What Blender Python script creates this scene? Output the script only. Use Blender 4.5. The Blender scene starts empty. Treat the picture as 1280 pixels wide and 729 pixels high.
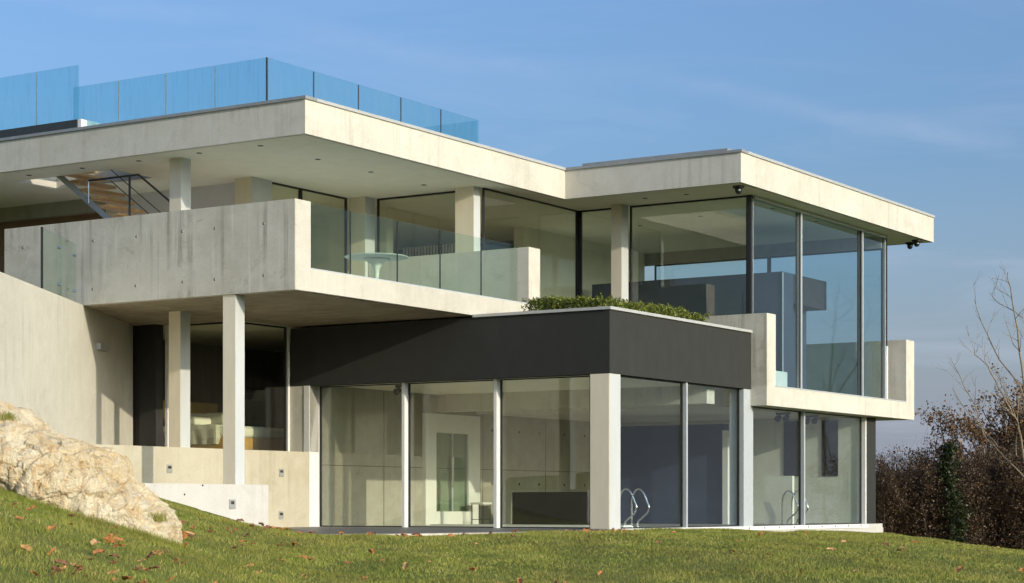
import bpy, bmesh, math, random
import numpy as np
from mathutils import Vector, noise as mnoise
from mathutils.bvhtree import BVHTree
R = math.radians
random.seed(7); rng = np.random.default_rng(7)
sc = bpy.context.scene
C = sc.collection

# ------------------------------------------------------------------ camera, sky, sun, exposure
FPX, HOR, CAMZ = 2479.0, 632.0, 0.437
cam_d = bpy.data.cameras.new('camera'); cam = bpy.data.objects.new('camera', cam_d); C.objects.link(cam)
cam.location = (0, 0, CAMZ); cam.rotation_euler = (R(90), 0, 0)
cam_d.sensor_width = 36; cam_d.lens = FPX / 1280 * 36
cam_d.shift_y = (HOR - 364.5) / 1280
cam_d.clip_start = 0.1; cam_d.clip_end = 3000
sc.camera = cam

TO_SUN = Vector((2.690, -2.662, 1.0)).normalized()
SUN_EL = math.asin(TO_SUN.z); SUN_ROT = math.atan2(TO_SUN.x, TO_SUN.y)
sun_d = bpy.data.lights.new('sun', 'SUN'); sun = bpy.data.objects.new('sun', sun_d); C.objects.link(sun)
sun.rotation_euler = TO_SUN.to_track_quat('Z', 'Y').to_euler(); sun.location = (30, -30, 20)
sun_d.energy = 2.0; sun_d.angle = R(0.5); sun_d.color = (1.0, 0.885, 0.695)

w = bpy.data.worlds.new('World'); sc.world = w; w.use_nodes = True
nt = w.node_tree; nt.nodes.clear()
def wn(t, **k):
    n = nt.nodes.new(t)
    for a, v in k.items(): setattr(n, a, v)
    return n
sky = wn('ShaderNodeTexSky', sky_type='NISHITA', sun_disc=False, sun_elevation=SUN_EL, sun_rotation=SUN_ROT)
sky.air_density = 1.0; sky.dust_density = 5.0; sky.ozone_density = 1.6
tc = wn('ShaderNodeTexCoord')
mp = wn('ShaderNodeMapping'); mp.inputs['Rotation'].default_value = (R(0), R(9), 0); mp.inputs['Scale'].default_value = (2.2, 2.0, 13.0)
nz = wn('ShaderNodeTexNoise'); nz.inputs['Scale'].default_value = 2.3; nz.inputs['Detail'].default_value = 7; nz.inputs['Roughness'].default_value = .62; nz.inputs['Distortion'].default_value = .6
cr = wn('ShaderNodeValToRGB'); cr.color_ramp.elements[0].position = .50; cr.color_ramp.elements[1].position = .80
sx = wn('ShaderNodeSeparateXYZ')
ele = wn('ShaderNodeMapRange'); ele.inputs['From Min'].default_value = .02; ele.inputs['From Max'].default_value = .26; ele.inputs['To Min'].default_value = 1.0; ele.inputs['To Max'].default_value = .25
mul = wn('ShaderNodeMath', operation='MULTIPLY'); mul2 = wn('ShaderNodeMath', operation='MULTIPLY'); mul2.inputs[1].default_value = .28
tint = wn('ShaderNodeMixRGB', blend_type='MULTIPLY'); tint.inputs['Fac'].default_value = 1.0; tint.inputs['Color2'].default_value = (.60, .775, 1.03, 1)
mix = wn('ShaderNodeMixRGB'); mix.inputs['Color2'].default_value = (2.9, 3.12, 3.85, 1)
bg = wn('ShaderNodeBackground'); bg.inputs['Strength'].default_value = 0.145
out = wn('ShaderNodeOutputWorld')
L = nt.links.new
L(tc.outputs['Generated'], mp.inputs['Vector']); L(mp.outputs['Vector'], nz.inputs['Vector']); L(nz.outputs['Fac'], cr.inputs['Fac'])
L(tc.outputs['Generated'], sx.inputs[0]); L(sx.outputs['Z'], ele.inputs['Value'])
L(cr.outputs['Color'], mul.inputs[0]); L(ele.outputs['Result'], mul.inputs[1]); L(mul.outputs[0], mul2.inputs[0])
hz = wn('ShaderNodeMapRange'); hz.inputs['From Min'].default_value = -.02; hz.inputs['From Max'].default_value = .17; hz.inputs['To Min'].default_value = .55; hz.inputs['To Max'].default_value = 0.0
add = wn('ShaderNodeMath', operation='ADD'); add.use_clamp = True
L(sx.outputs['Z'], hz.inputs['Value']); L(hz.outputs['Result'], add.inputs[0]); L(mul2.outputs[0], add.inputs[1])
# one long thin cirrus streak: a band along a great circle, broken up by noise
_n = Vector((-.008, 1, .2235)).cross(Vector((.258, 1, .1815))).normalized()
dp = wn('ShaderNodeVectorMath', operation='DOT_PRODUCT'); dp.inputs[1].default_value = _n
wob = wn('ShaderNodeTexNoise'); wob.inputs['Scale'].default_value = 9; wob.inputs['Detail'].default_value = 5; wob.inputs['Roughness'].default_value = .6
wma = wn('ShaderNodeMath', operation='MULTIPLY_ADD'); wma.inputs[1].default_value = .03; wma.inputs[2].default_value = -.015
dad = wn('ShaderNodeMath', operation='ADD'); dab = wn('ShaderNodeMath', operation='ABSOLUTE')
dmr = wn('ShaderNodeMapRange', interpolation_type='SMOOTHSTEP'); dmr.inputs['From Min'].default_value = 0; dmr.inputs['From Max'].default_value = .009; dmr.inputs['To Min'].default_value = .10; dmr.inputs['To Max'].default_value = 0
brk = wn('ShaderNodeTexNoise'); brk.inputs['Scale'].default_value = 6; brk.inputs['Detail'].default_value = 6; brk.inputs['Roughness'].default_value = .7
bmr = wn('ShaderNodeMapRange'); bmr.inputs['From Min'].default_value = .35; bmr.inputs['From Max'].default_value = .6
sml = wn('ShaderNodeMath', operation='MULTIPLY'); ad2 = wn('ShaderNodeMath', operation='ADD'); ad2.use_clamp = True
L(tc.outputs['Generated'], dp.inputs[0]); L(tc.outputs['Generated'], wob.inputs['Vector']); L(tc.outputs['Generated'], brk.inputs['Vector'])
L(wob.outputs['Fac'], wma.inputs[0]); L(dp.outputs['Value'], dad.inputs[0]); L(wma.outputs[0], dad.inputs[1]); L(dad.outputs[0], dab.inputs[0]); L(dab.outputs[0], dmr.inputs['Value'])
L(brk.outputs['Fac'], bmr.inputs['Value']); L(dmr.outputs['Result'], sml.inputs[0]); L(bmr.outputs['Result'], sml.inputs[1]); L(sml.outputs[0], ad2.inputs[0]); L(add.outputs[0], ad2.inputs[1])
L(ad2.outputs[0], mix.inputs['Fac']); L(sky.outputs['Color'], tint.inputs['Color1']); L(tint.outputs['Color'], mix.inputs['Color1'])
L(mix.outputs['Color'], bg.inputs['Color']); L(bg.outputs[0], out.inputs['Surface'])

sc.view_settings.view_transform = 'Standard'; sc.view_settings.look = 'None'
sc.view_settings.exposure = 0.70; sc.view_settings.gamma = 1.0
sc.cycles.use_denoising = True
sc.cycles.max_bounces = 12; sc.cycles.diffuse_bounces = 8; sc.cycles.glossy_bounces = 4
sc.cycles.transparent_max_bounces = 24; sc.cycles.caustics_reflective = False; sc.cycles.caustics_refractive = False
sc.cycles.sample_clamp_indirect = 6.0

# ------------------------------------------------------------------ materials
MATS = {}
class NB:
    def __init__(s, name):
        s.m = bpy.data.materials.new(name); s.m.use_nodes = True; s.t = s.m.node_tree; s.t.nodes.clear()
        s.out = s.n('ShaderNodeOutputMaterial'); MATS[name] = s.m
    def n(s, t, **k):
        x = s.t.nodes.new(t)
        for a, v in k.items():
            if a.startswith('i_'): x.inputs[a[2:].replace('_', ' ')].default_value = v
            else: setattr(x, a, v)
        return x
    def l(s, a, b): s.t.links.new(a, b)
    def coord(s, scale=(1, 1, 1), kind='Object', rot=(0, 0, 0)):
        c = s.n('ShaderNodeTexCoord'); m = s.n('ShaderNodeMapping'); m.inputs['Scale'].default_value = scale; m.inputs['Rotation'].default_value = rot
        s.l(c.outputs[kind], m.inputs['Vector']); return m.outputs['Vector']
    def noise(s, vec, scale, detail=5, rough=.55, dist=0.0):
        x = s.n('ShaderNodeTexNoise'); x.inputs['Scale'].default_value = scale; x.inputs['Detail'].default_value = detail
        x.inputs['Roughness'].default_value = rough; x.inputs['Distortion'].default_value = dist; s.l(vec, x.inputs['Vector']); return x.outputs['Fac']
    def ramp(s, fac, stops):
        x = s.n('ShaderNodeValToRGB'); e = x.color_ramp.elements
        while len(e) < len(stops): e.new(.5)
        for q, (p, c) in zip(e, stops):
            q.position = p; q.color = (c, c, c, 1) if isinstance(c, (int, float)) else (*c, 1)
        s.l(fac, x.inputs['Fac']); return x.outputs['Color']
    def mixc(s, a, b, fac, mode='MIX'):
        x = s.n('ShaderNodeMixRGB', blend_type=mode)
        for v, i in ((a, 'Color1'), (b, 'Color2'), (fac, 'Fac')):
            if isinstance(v, (int, float)): x.inputs[i].default_value = v if i == 'Fac' else (v, v, v, 1)
            elif isinstance(v, tuple): x.inputs[i].default_value = (*v, 1)
            else: s.l(v, x.inputs[i])
        return x.outputs['Color']
    def bump(s, h, strength=.3, dist=.02):
        x = s.n('ShaderNodeBump'); x.inputs['Strength'].default_value = strength; x.inputs['Distance'].default_value = dist
        s.l(h, x.inputs['Height']); return x.outputs['Normal']
    def bsdf(s, col, rough=.7, normal=None, metal=0.0, spec=.4, sheen=None):
        x = s.n('ShaderNodeBsdfPrincipled')
        if isinstance(col, tuple): x.inputs['Base Color'].default_value = (*col, 1)
        else: s.l(col, x.inputs['Base Color'])
        if isinstance(rough, (int, float)): x.inputs['Roughness'].default_value = rough
        else: s.l(rough, x.inputs['Roughness'])
        x.inputs['Metallic'].default_value = metal; x.inputs['Specular IOR Level'].default_value = spec
        if normal is not None: s.l(normal, x.inputs['Normal'])
        s.l(x.outputs[0], s.out.inputs['Surface']); return x

def concrete(name, base, dark, light, streak=.5, bump=.25, along=None):
    b = NB(name)
    v = b.coord()
    big = b.noise(v, .55, 4, .6, .4)
    mid = b.noise(v, 3.2, 6, .65)
    fine = b.noise(v, 38, 4, .7)
    sv = b.coord((4.5, 4.5, .16) if along is None else along)
    st = b.noise(sv, 1.5, 5, .6)
    c = b.mixc(base, dark, b.ramp(big, [(.38, 0), (.72, .75)]))
    c = b.mixc(c, light, b.ramp(mid, [(.42, 0), (.75, .6)]))
    mask = b.ramp(b.noise(v, .8, 3, .5, .8), [(.44, 0), (.62, 1)])
    sm = b.mixc(b.ramp(st, [(.50, 0), (.74, streak)]), mask, 1, 'MULTIPLY')
    c = b.mixc(c, b.mixc(dark, .5, 1, 'MULTIPLY'), sm)
    blot = b.noise(v, 1.7, 7, .72, 1.0)
    c = b.mixc(c, b.mixc(dark, .72, 1, 'MULTIPLY'), b.ramp(blot, [(.56, 0), (.70, streak * .7)]))
    c = b.mixc(c, 1.0, b.ramp(b.noise(sv, 2.6, 3), [(.6, 0), (.8, streak * .22)]))
    c = b.mixc(c, b.ramp(fine, [(.25, .86), (.75, 1.08)]), 1, 'MULTIPLY')
    # pin holes left by the formwork
    vo = b.n('ShaderNodeTexVoronoi'); vo.inputs['Scale'].default_value = 9; b.l(v, vo.inputs['Vector'])
    c = b.mixc(c, b.ramp(vo.outputs['Distance'], [(.045, .62), (.075, 1)]), .55, 'MULTIPLY')
    nrm = b.bump(b.mixc(fine, mid, .5), bump, .012)
    b.bsdf(c, .82, nrm, spec=.25)
concrete('concrete', (.60, .573, .50), (.51, .48, .405), (.67, .645, .58), .5)
concrete('concrete_weathered', (.57, .54, .46), (.42, .39, .31), (.67, .64, .565), 1.0)
concrete('concrete_pale', (.55, .525, .455), (.47, .44, .37), (.61, .585, .525), .42)
concrete('concrete_white', (.55, .53, .50), (.48, .455, .42), (.60, .585, .56), .3)
concrete('concrete_sandy', (.51, .47, .37), (.43, .38, .275), (.57, .535, .45), .35)
concrete('concrete_bright', (.76, .76, .64), (.66, .65, .53), (.82, .82, .72), .35)
concrete('concrete_grey', (.40, .375, .325), (.31, .285, .24), (.46, .44, .39), .3)
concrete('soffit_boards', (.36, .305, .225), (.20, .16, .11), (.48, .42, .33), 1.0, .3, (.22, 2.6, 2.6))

def plain(name, col, rough=.6, var=.12, scale=6, metal=0.0, bump=0.05, spec=.4, strz=1.0):
    b = NB(name); v = b.coord((1, 1, strz)); n = b.noise(v, scale, 5, .6)
    c = b.mixc(col, b.ramp(n, [(.25, 1 - var), (.75, 1 + var)]), 1, 'MULTIPLY')
    r = b.ramp(b.noise(v, scale * .7, 3), [(.3, max(0, rough - .08)), (.7, min(1, rough + .08))])
    b.bsdf(c, r, b.bump(n, bump, .01), metal, spec)
plain('charcoal_render', (.036, .0365, .0345), .8, .10, 4, strz=.5, bump=.12, spec=.2)
plain('ceiling_plaster', (.84, .81, .69), .9, .05, 3)
plain('white_paint', (.78, .77, .74), .5, .04, 4)
plain('plaster_grey', (.70, .69, .72), .85, .05, 3)
plain('column_bounce_beige', (.72, .65, .51), .6, .06, 7, strz=.2)  # warm reflected light on the left faces is put into this beige
plain('column_grey', (.50, .515, .52), .5, .05, 7, strz=.2)
plain('column_paint', (.66, .63, .56), .55, .06, 7, strz=.2)
plain('frame_white', (.74, .74, .73), .38, .05, 9)
plain('frame_silver', (.43, .46, .485), .42, .06, 9, metal=.05)
plain('frame_dark', (.022, .022, .022), .4, .2, 9)
plain('coping_metal', (.34, .345, .34), .42, .12, 5, metal=.3)
plain('coping_light', (.47, .47, .46), .45, .08, 5, metal=.15)
plain('steel_dark', (.075, .078, .075), .4, .15, 8, metal=.5)
plain('chrome', (.75, .75, .74), .16, .05, 8, metal=1.0)
plain('black_plastic', (.018, .018, .018), .4, .2, 9)
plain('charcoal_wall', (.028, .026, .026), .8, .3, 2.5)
plain('brown_dark', (.10, .074, .053), .7, .35, 3, strz=.15)
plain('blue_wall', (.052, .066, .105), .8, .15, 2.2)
plain('stone_floor', (.50, .47, .42), .35, .1, 4)
plain('deck_grey', (.16, .155, .15), .45, .3, 7)
plain('stone_edge', (.55, .50, .42), .8, .2, 8)
plain('linen_white', (.78, .77, .68), .9, .06, 9, bump=.2)
plain('linen_grey', (.52, .52, .44), .9, .12, 9, bump=.2)
plain('oak_yellow', (.52, .31, .085), .5, .2, 4, strz=.2)
plain('wood_tread', (.58, .36, .17), .45, .22, 5)
plain('slat_blue', (.05, .06, .085), .7, .15, 6)
plain('slat_brown', (.20, .145, .10), .7, .15, 6)
plain('light_fitting', (.42, .42, .40), .4, .1, 9, metal=.4)
plain('hole_dark', (.045, .04, .033), .9, .2, 9)
plain('soil', (.075, .055, .035), .95, .4, 9, bump=.5)

b = NB('wood_panel'); v = b.coord((.6, .6, 9)); n = b.noise(v, 2, 5, .6)
b.bsdf(b.mixc((.15, .08, .04), (.27, .16, .085), n), .55, b.bump(n, .1, .01))

def glass(name, tint, f0=.09, rough=0.0, dirt=0.0, reflect=(1, 1, 1)):
    b = NB(name)
    tr = b.n('ShaderNodeBsdfTransparent'); tr.inputs['Color'].default_value = (*tint, 1)
    gl = b.n('ShaderNodeBsdfGlossy'); gl.inputs['Roughness'].default_value = rough; gl.inputs['Color'].default_value = (*reflect, 1)
    lw = b.n('ShaderNodeLayerWeight'); lw.inputs['Blend'].default_value = .5
    p = b.n('ShaderNodeMath', operation='POWER'); p.inputs[1].default_value = 5.0; b.l(lw.outputs['Facing'], p.inputs[0])
    ma = b.n('ShaderNodeMath', operation='MULTIPLY_ADD'); ma.inputs[1].default_value = .9 - f0; ma.inputs[2].default_value = f0; b.l(p.outputs[0], ma.inputs[0])
    # panes are never dead flat: a slow waver in the reflection
    v = b.coord(); wob = b.noise(v, .55, 2, .4)
    b.l(b.bump(wob, .06, .05), gl.inputs['Normal'])
    mx = b.n('ShaderNodeMixShader'); b.l(ma.outputs[0], mx.inputs[0]); b.l(tr.outputs[0], mx.inputs[1]); b.l(gl.outputs[0], mx.inputs[2])
    last = mx.outputs[0]
    if dirt:
        df = b.n('ShaderNodeBsdfDiffuse'); df.inputs['Color'].default_value = (.22, .30, .36, 1)
        sv = b.coord((7, 7, .5)); d = b.ramp(b.noise(sv, 2.2, 6, .7, .3), [(.50, .02), (.72, dirt)])
        m2 = b.n('ShaderNodeMixShader'); b.l(d, m2.inputs[0]); b.l(last, m2.inputs[1]); b.l(df.outputs[0], m2.inputs[2]); last = m2.outputs[0]
    b.l(last, b.out.inputs['Surface'])
glass('glass_window', (.935, .95, .90), .05)
glass('glass_blue', (.85, .92, .93), .035)
glass('glass_side', (.92, .955, .955), .018)
glass('glass_rail', (.86, .93, .88), .03)
glass('glass_roof', (.77, .925, .945), .045, dirt=.16)

b = NB('rock'); v = b.coord()
n1 = b.noise(v, 1.6, 8, .65, .5); n2 = b.noise(v, 7, 8, .7, .6); n3 = b.noise(v, 45, 5, .7)
c = b.mixc((.68, .55, .35), (.77, .68, .51), b.ramp(n1, [(.38, 0), (.62, 1)]))
c = b.mixc(c, (.56, .33, .12), b.ramp(n2, [(.47, 0), (.66, .68)]))
c = b.mixc(c, (.33, .25, .16), b.ramp(b.noise(v, 3.2, 9, .75, 1.2), [(.62, 0), (.75, .6)]))
c = b.mixc(c, b.ramp(n3, [(.3, .8), (.7, 1.1)]), 1, 'MULTIPLY')
vo = b.n('ShaderNodeTexVoronoi', feature='DISTANCE_TO_EDGE'); vo.inputs['Scale'].default_value = 3.4; wv = b.mixc(v, b.noise(v, 5, 5, .7), .35); b.l(wv, vo.inputs['Vector'])
ck = b.ramp(vo.outputs['Distance'], [(0, .35), (.05, 1)])
c = b.mixc(c, ck, .18, 'MULTIPLY')
b.bsdf(c, .92, b.bump(b.mixc(b.mixc(n2, n3, .4), ck, .15), 1.0, .07), spec=.15)

b = NB('lawn_soil'); v = b.coord(); n1 = b.noise(v, .35, 5, .6); n2 = b.noise(v, 14, 6, .7)
c = b.mixc((.125, .155, .032), (.19, .185, .050), b.ramp(n1, [(.35, 0), (.7, 1)]))
c = b.mixc(c, (.055, .045, .022), b.ramp(n2, [(.55, 0), (.75, .8)]))
b.bsdf(c, .95, b.bump(n2, .6, .04), spec=.1)
b = NB('grass_blade'); a = b.n('ShaderNodeAttribute', attribute_name='rnd'); v = b.coord(); n1 = b.noise(v, .45, 5, .65)
c = b.ramp(a.outputs['Fac'], [(0.0, (.115, .165, .024)), (.55, (.205, .235, .040)), (.85, (.31, .30, .065)), (1.0, (.45, .36, .15))])
c = b.mixc(c, (.27, .245, .05), b.ramp(n1, [(.40, 0), (.66, .7)]))
c = b.mixc(c, b.ramp(b.noise(b.coord((1, .35, 1)), 1.6, 4, .6), [(.30, .66), (.62, 1.12)]), 1, 'MULTIPLY')
x = b.bsdf(c, .6, spec=.25)
def leafmat(name, stops, noise_scale=1.2):
    b = NB(name); a = b.n('ShaderNodeAttribute', attribute_name='rnd')
    c = b.ramp(a.outputs['Fac'], stops)
    d = b.n('ShaderNodeBsdfDiffuse'); b.l(c, d.inputs['Color']); t = b.n('ShaderNodeBsdfTranslucent'); b.l(c, t.inputs['Color'])
    g = b.n('ShaderNodeBsdfGlossy'); g.inputs['Roughness'].default_value = .45
    m = b.n('ShaderNodeMixShader'); m.inputs[0].default_value = .25; b.l(d.outputs[0], m.inputs[1]); b.l(t.outputs[0], m.inputs[2])
    m2 = b.n('ShaderNodeMixShader'); m2.inputs[0].default_value = .03; b.l(m.outputs[0], m2.inputs[1]); b.l(g.outputs[0], m2.inputs[2])
    b.l(m2.outputs[0], b.out.inputs['Surface'])
leafmat('leaf_box', [(0, (.030, .055, .009)), (.55, (.115, .15, .022)), (1, (.29, .30, .06))])
leafmat('leaf_brown', [(0, (.045, .028, .019)), (.5, (.125, .078, .044)), (.85, (.185, .115, .062)), (1, (.25, .15, .08))])
leafmat('leaf_oak', [(0, (.09, .05, .026)), (.6, (.17, .095, .045)), (1, (.30, .17, .075))])
leafmat('leaf_ivy', [(0, (.016, .024, .008)), (.7, (.030, .044, .014)), (1, (.07, .088, .030))])
leafmat('leaf_wood', [(0, (.02, .014, .009)), (.6, (.05, .033, .02)), (1, (.10, .065, .035))])
plain('bark_pale', (.22, .175, .12), .9, .3, 12, bump=.3)
plain('bark_dark', (.07, .052, .038), .9, .35, 12, bump=.3)
for i, col in enumerate(((.44, .19, .065), (.36, .15, .05), (.50, .29, .13), (.20, .095, .05))):
    plain('dry_leaf_%d' % i, col, .75, .3, 30, bump=.3)

# ------------------------------------------------------------------ helpers
TH = math.atan2(1580, 2479)
AX = np.array([-math.cos(TH), math.sin(TH)]); BX = np.array([math.sin(TH), math.cos(TH)])
OX, OY = (762 - 640) / FPX * 37.0, 37.0
def W(a, b, z=0.0):                      # house plan (a to the left, b to the back right) -> world
    p = AX * a + BX * b
    return Vector((OX + p[0], OY + p[1], z))
def tag(o, label=None, cat=None, group=None, kind=None):
    if label: o['label'] = label
    if cat: o['category'] = cat
    if group: o['group'] = group
    if kind: o['kind'] = kind
    return o
class MB:
    """collects boxes / tubes in house plan coordinates; build() links ONE mesh object"""
    def __init__(s): s.v = []; s.f = []
    def box(s, a0, a1, b0, b1, z0, z1):
        n = len(s.v)
        s.v += [(a, b, z) for z in (z0, z1) for b in (b0, b1) for a in (a0, a1)]
        s.f += [tuple(n + i for i in q) for q in ((0, 1, 3, 2), (4, 6, 7, 5), (0, 4, 5, 1), (2, 3, 7, 6), (0, 2, 6, 4), (1, 5, 7, 3))]
        return s
    def prism(s, pts, z0, z1):            # plan polygon extruded
        n = len(s.v); k = len(pts)
        s.v += [(p[0], p[1], z0) for p in pts] + [(p[0], p[1], z1) for p in pts]
        s.f += [tuple(range(n, n + k)), tuple(range(n + k, n + 2 * k))] + [(n + i, n + (i + 1) % k, n + k + (i + 1) % k, n + k + i) for i in range(k)]
        return s
    def profile(s, pts, b0, b1):          # polygon in (a,z) extruded along b
        n = len(s.v); k = len(pts)
        s.v += [(p[0], b0, p[1]) for p in pts] + [(p[0], b1, p[1]) for p in pts]
        s.f += [tuple(range(n, n + k)), tuple(range(n + k, n + 2 * k))] + [(n + i, n + (i + 1) % k, n + k + (i + 1) % k, n + k + i) for i in range(k)]
        return s
    def cells(s, aa, bb, skip, z0, z1):   # slab of plan cells, faces only on the boundary
        on = {(i, j) for i in range(len(aa) - 1) for j in range(len(bb) - 1) if (i, j) not in skip}
        for (i, j) in on:
            a0, a1, b0, b1 = aa[i], aa[i + 1], bb[j], bb[j + 1]
            def q(*p):
                n = len(s.v); s.v += list(p); s.f.append((n, n + 1, n + 2, n + 3))
            q((a0, b0, z0), (a1, b0, z0), (a1, b1, z0), (a0, b1, z0)); q((a0, b0, z1), (a1, b0, z1), (a1, b1, z1), (a0, b1, z1))
            if (i - 1, j) not in on: q((a0, b0, z0), (a0, b1, z0), (a0, b1, z1), (a0, b0, z1))
            if (i + 1, j) not in on: q((a1, b0, z0), (a1, b1, z0), (a1, b1, z1), (a1, b0, z1))
            if (i, j - 1) not in on: q((a0, b0, z0), (a1, b0, z0), (a1, b0, z1), (a0, b0, z1))
            if (i, j + 1) not in on: q((a0, b1, z0), (a1, b1, z0), (a1, b1, z1), (a0, b1, z1))
        return s
    def tube(s, pts, rad, sides=8, cap=True):
        pts = [Vector(p) for p in pts]; k = len(pts); rr = rad if isinstance(rad, (list, tuple)) else [rad] * k
        n = len(s.v)
        for i, p in enumerate(pts):
            d = (pts[min(i + 1, k - 1)] - pts[max(i - 1, 0)]).normalized()
            u = d.cross(Vector((0, 0, 1)) if abs(d.z) < .9 else Vector((1, 0, 0))).normalized(); vv = d.cross(u)
            for j in range(sides):
                t = 2 * math.pi * j / sides
                s.v.append(tuple(p + (u * math.cos(t) + vv * math.sin(t)) * rr[i]))
        for i in range(k - 1):
            for j in range(sides):
                j2 = (j + 1) % sides
                s.f.append((n + i * sides + j, n + i * sides + j2, n + (i + 1) * sides + j2, n + (i + 1) * sides + j))
        if cap: s.f += [tuple(n + j for j in range(sides)), tuple(n + (k - 1) * sides + j for j in range(sides))]
        return s
    def lathe(s, prof, a, b, sides=32):
        n = len(s.v)
        for (r_, z) in prof:
            for j in range(sides):
                t = 2 * math.pi * j / sides; s.v.append((a + r_ * math.cos(t), b + r_ * math.sin(t), z))
        for i in range(len(prof) - 1):
            for j in range(sides):
                j2 = (j + 1) % sides; s.f.append((n + i * sides + j, n + i * sides + j2, n + (i + 1) * sides + j2, n + (i + 1) * sides + j))
        s.f += [tuple(n + j for j in range(sides)), tuple(n + (len(prof) - 1) * sides + j for j in range(sides))]
        return s
    def build(s, name, mat, parent=None, org=(0, 0, 0), smooth=False, bevel=0.0, world=False):
        me = bpy.data.meshes.new(name)
        sg = 1 if world else -1
        me.from_pydata([(sg * (x - org[0]), y - org[1], z - org[2]) for x, y, z in s.v], [], s.f)
        bm = bmesh.new(); bm.from_mesh(me)
        bmesh.ops.recalc_face_normals(bm, faces=bm.faces)
        if bevel: bmesh.ops.bevel(bm, geom=bm.edges[:] , offset=bevel, segments=1, affect='EDGES', profile=.5)
        bm.to_mesh(me); bm.free()
        if smooth: me.polygons.foreach_set('use_smooth', [True] * len(me.polygons))
        me.materials.append(MATS[mat])
        o = bpy.data.objects.new(name, me); C.objects.link(o)
        if parent is not None: o.parent = parent
        elif world: o.location = org
        else: o.location = W(*org); o.rotation_euler = (0, 0, -TH)
        return o
def empty(name, a, b, z, label, cat, group=None):
    o = bpy.data.objects.new(name, None); C.objects.link(o); o.empty_display_size = .3
    o.location = W(a, b, z); o.rotation_euler = (0, 0, -TH)
    return tag(o, label, cat, group)
def wempty(name, loc, label, cat, group=None):
    o = bpy.data.objects.new(name, None); C.objects.link(o); o.location = loc
    return tag(o, label, cat, group)

# ------------------------------------------------------------------ terrain
def terr(X, Y):
    X = np.asarray(X, float); Y = np.asarray(Y, float)
    yb = np.where(Y < 36, Y, 36 + 0 * Y)
    base = -.025 - .046 * np.log1p(np.exp((29.5 - yb) * 1.2)) / 1.2
    base = np.maximum(base, -1.25)
    # fall towards the right of the house and behind it
    base = base + np.interp(X, [2, 5, 6.5, 9, 10.9, 12.9, 20, 60], [0, -.055, -.115, -.22, -.60, -.78, -1.2, -3]) * np.clip((Y - 14) / 22, 0, 1)
    base = base - .05 * np.maximum(0, Y - 52) - .14 * np.clip((X - 4.2) / 4, 0, 1) * np.clip((45 - Y) / 9, 0, 1)
    x0 = -1.7 - (2.3 / 13) * (Y - 19)
    m = .36 * np.log1p(np.exp((x0 - X) * 2.2)) / 2.2
    m = 2.3 * np.tanh(m / 2.3)
    m = m * np.clip((Y + 2) / 8, 0, 1) * np.clip((60 - Y) / 15, 0, 1)
    z = base + m
    z = z + .018 * np.sin(X * 1.3 + Y * .4) + .014 * np.sin(Y * 1.1 - X * .7) + .01 * np.sin(X * 3.1 + 1.3 * Y)
    rad = np.sqrt(X ** 2 + (Y - 30) ** 2)
    hill = np.clip((rad - 70) / 160, 0, 1) ** 1.3 * (7 + 5 * np.sin(np.arctan2(Y - 30, X) * 3 + 1))
    hill = np.where(Y > 40, hill * .15 - np.clip((rad - 45) / 40, 0, 1) * 3.0, hill)
    return z + hill
xs = np.concatenate([np.linspace(-900, -60, 22), np.linspace(-50, -14, 16), np.linspace(-13.5, 18, 127), np.linspace(19, 60, 20), np.linspace(75, 900, 22)])
ys = np.concatenate([np.linspace(-900, -60, 22), np.linspace(-50, 4, 20), np.linspace(4.5, 52, 191), np.linspace(53, 90, 20), np.linspace(105, 1500, 24)])
gx, gy = np.meshgrid(xs, ys); gz = terr(gx, gy)
# inside the building the ground lies under the floors
pa = (gx - OX) * AX[0] + (gy - OY) * AX[1]; pb = (gx - OX) * BX[0] + (gy - OY) * BX[1]
inside = (pa > .1) & (pa < 14) & (pb > -.3) & (pb < 13.2)
gz = np.where(inside, np.minimum(gz, -.35), gz)
front = (pa > .2) & (pa < 3.8) & (pb > -8) & (pb <= 0)
gz = np.where(front, np.minimum(gz, -.06), gz)
vv = np.stack([gx.ravel(), gy.ravel(), gz.ravel()], 1); nx, ny = len(xs), len(ys)
ii = (np.arange(ny - 1)[:, None] * nx + np.arange(nx - 1)[None, :]).ravel()
ff = np.stack([ii, ii + 1, ii + nx + 1, ii + nx], 1)
def npmesh(name, verts, faces, mat, rnd=None, smooth=False):
    me = bpy.data.meshes.new(name); k = faces.shape[1]
    me.vertices.add(len(verts)); me.vertices.foreach_set('co', np.asarray(verts, np.float32).ravel())
    me.loops.add(faces.size); me.loops.foreach_set('vertex_index', faces.astype(np.int32).ravel())
    me.polygons.add(len(faces)); me.polygons.foreach_set('loop_start', np.arange(0, faces.size, k, dtype=np.int32))
    me.polygons.foreach_set('loop_total', np.full(len(faces), k, np.int32))
    if smooth: me.polygons.foreach_set('use_smooth', np.ones(len(faces), bool))
    me.update(calc_edges=True)
    if rnd is not None:
        at = me.attributes.new('rnd', 'FLOAT', 'POINT'); at.data.foreach_set('value', np.asarray(rnd, np.float32))
    me.materials.append(MATS[mat]); return me
def link(name, me, parent=None, loc=None):
    o = bpy.data.objects.new(name, me); C.objects.link(o)
    if parent is not None: o.parent = parent
    if loc is not None: o.location = loc
    return o
tag(link('ground', npmesh('ground', vv, ff, 'lawn_soil', smooth=True)), 'grassy slope rising to the house', kind='structure')
def gzat(x, y):
    i = min(max(np.searchsorted(xs, x) - 1, 0), nx - 2); j = min(max(np.searchsorted(ys, y) - 1, 0), ny - 2)
    u = (x - xs[i]) / (xs[i + 1] - xs[i]); v = (y - ys[j]) / (ys[j + 1] - ys[j])
    return float((gz[j, i] * (1 - u) + gz[j, i + 1] * u) * (1 - v) + (gz[j + 1, i] * (1 - u) + gz[j + 1, i + 1] * u) * v)

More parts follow.
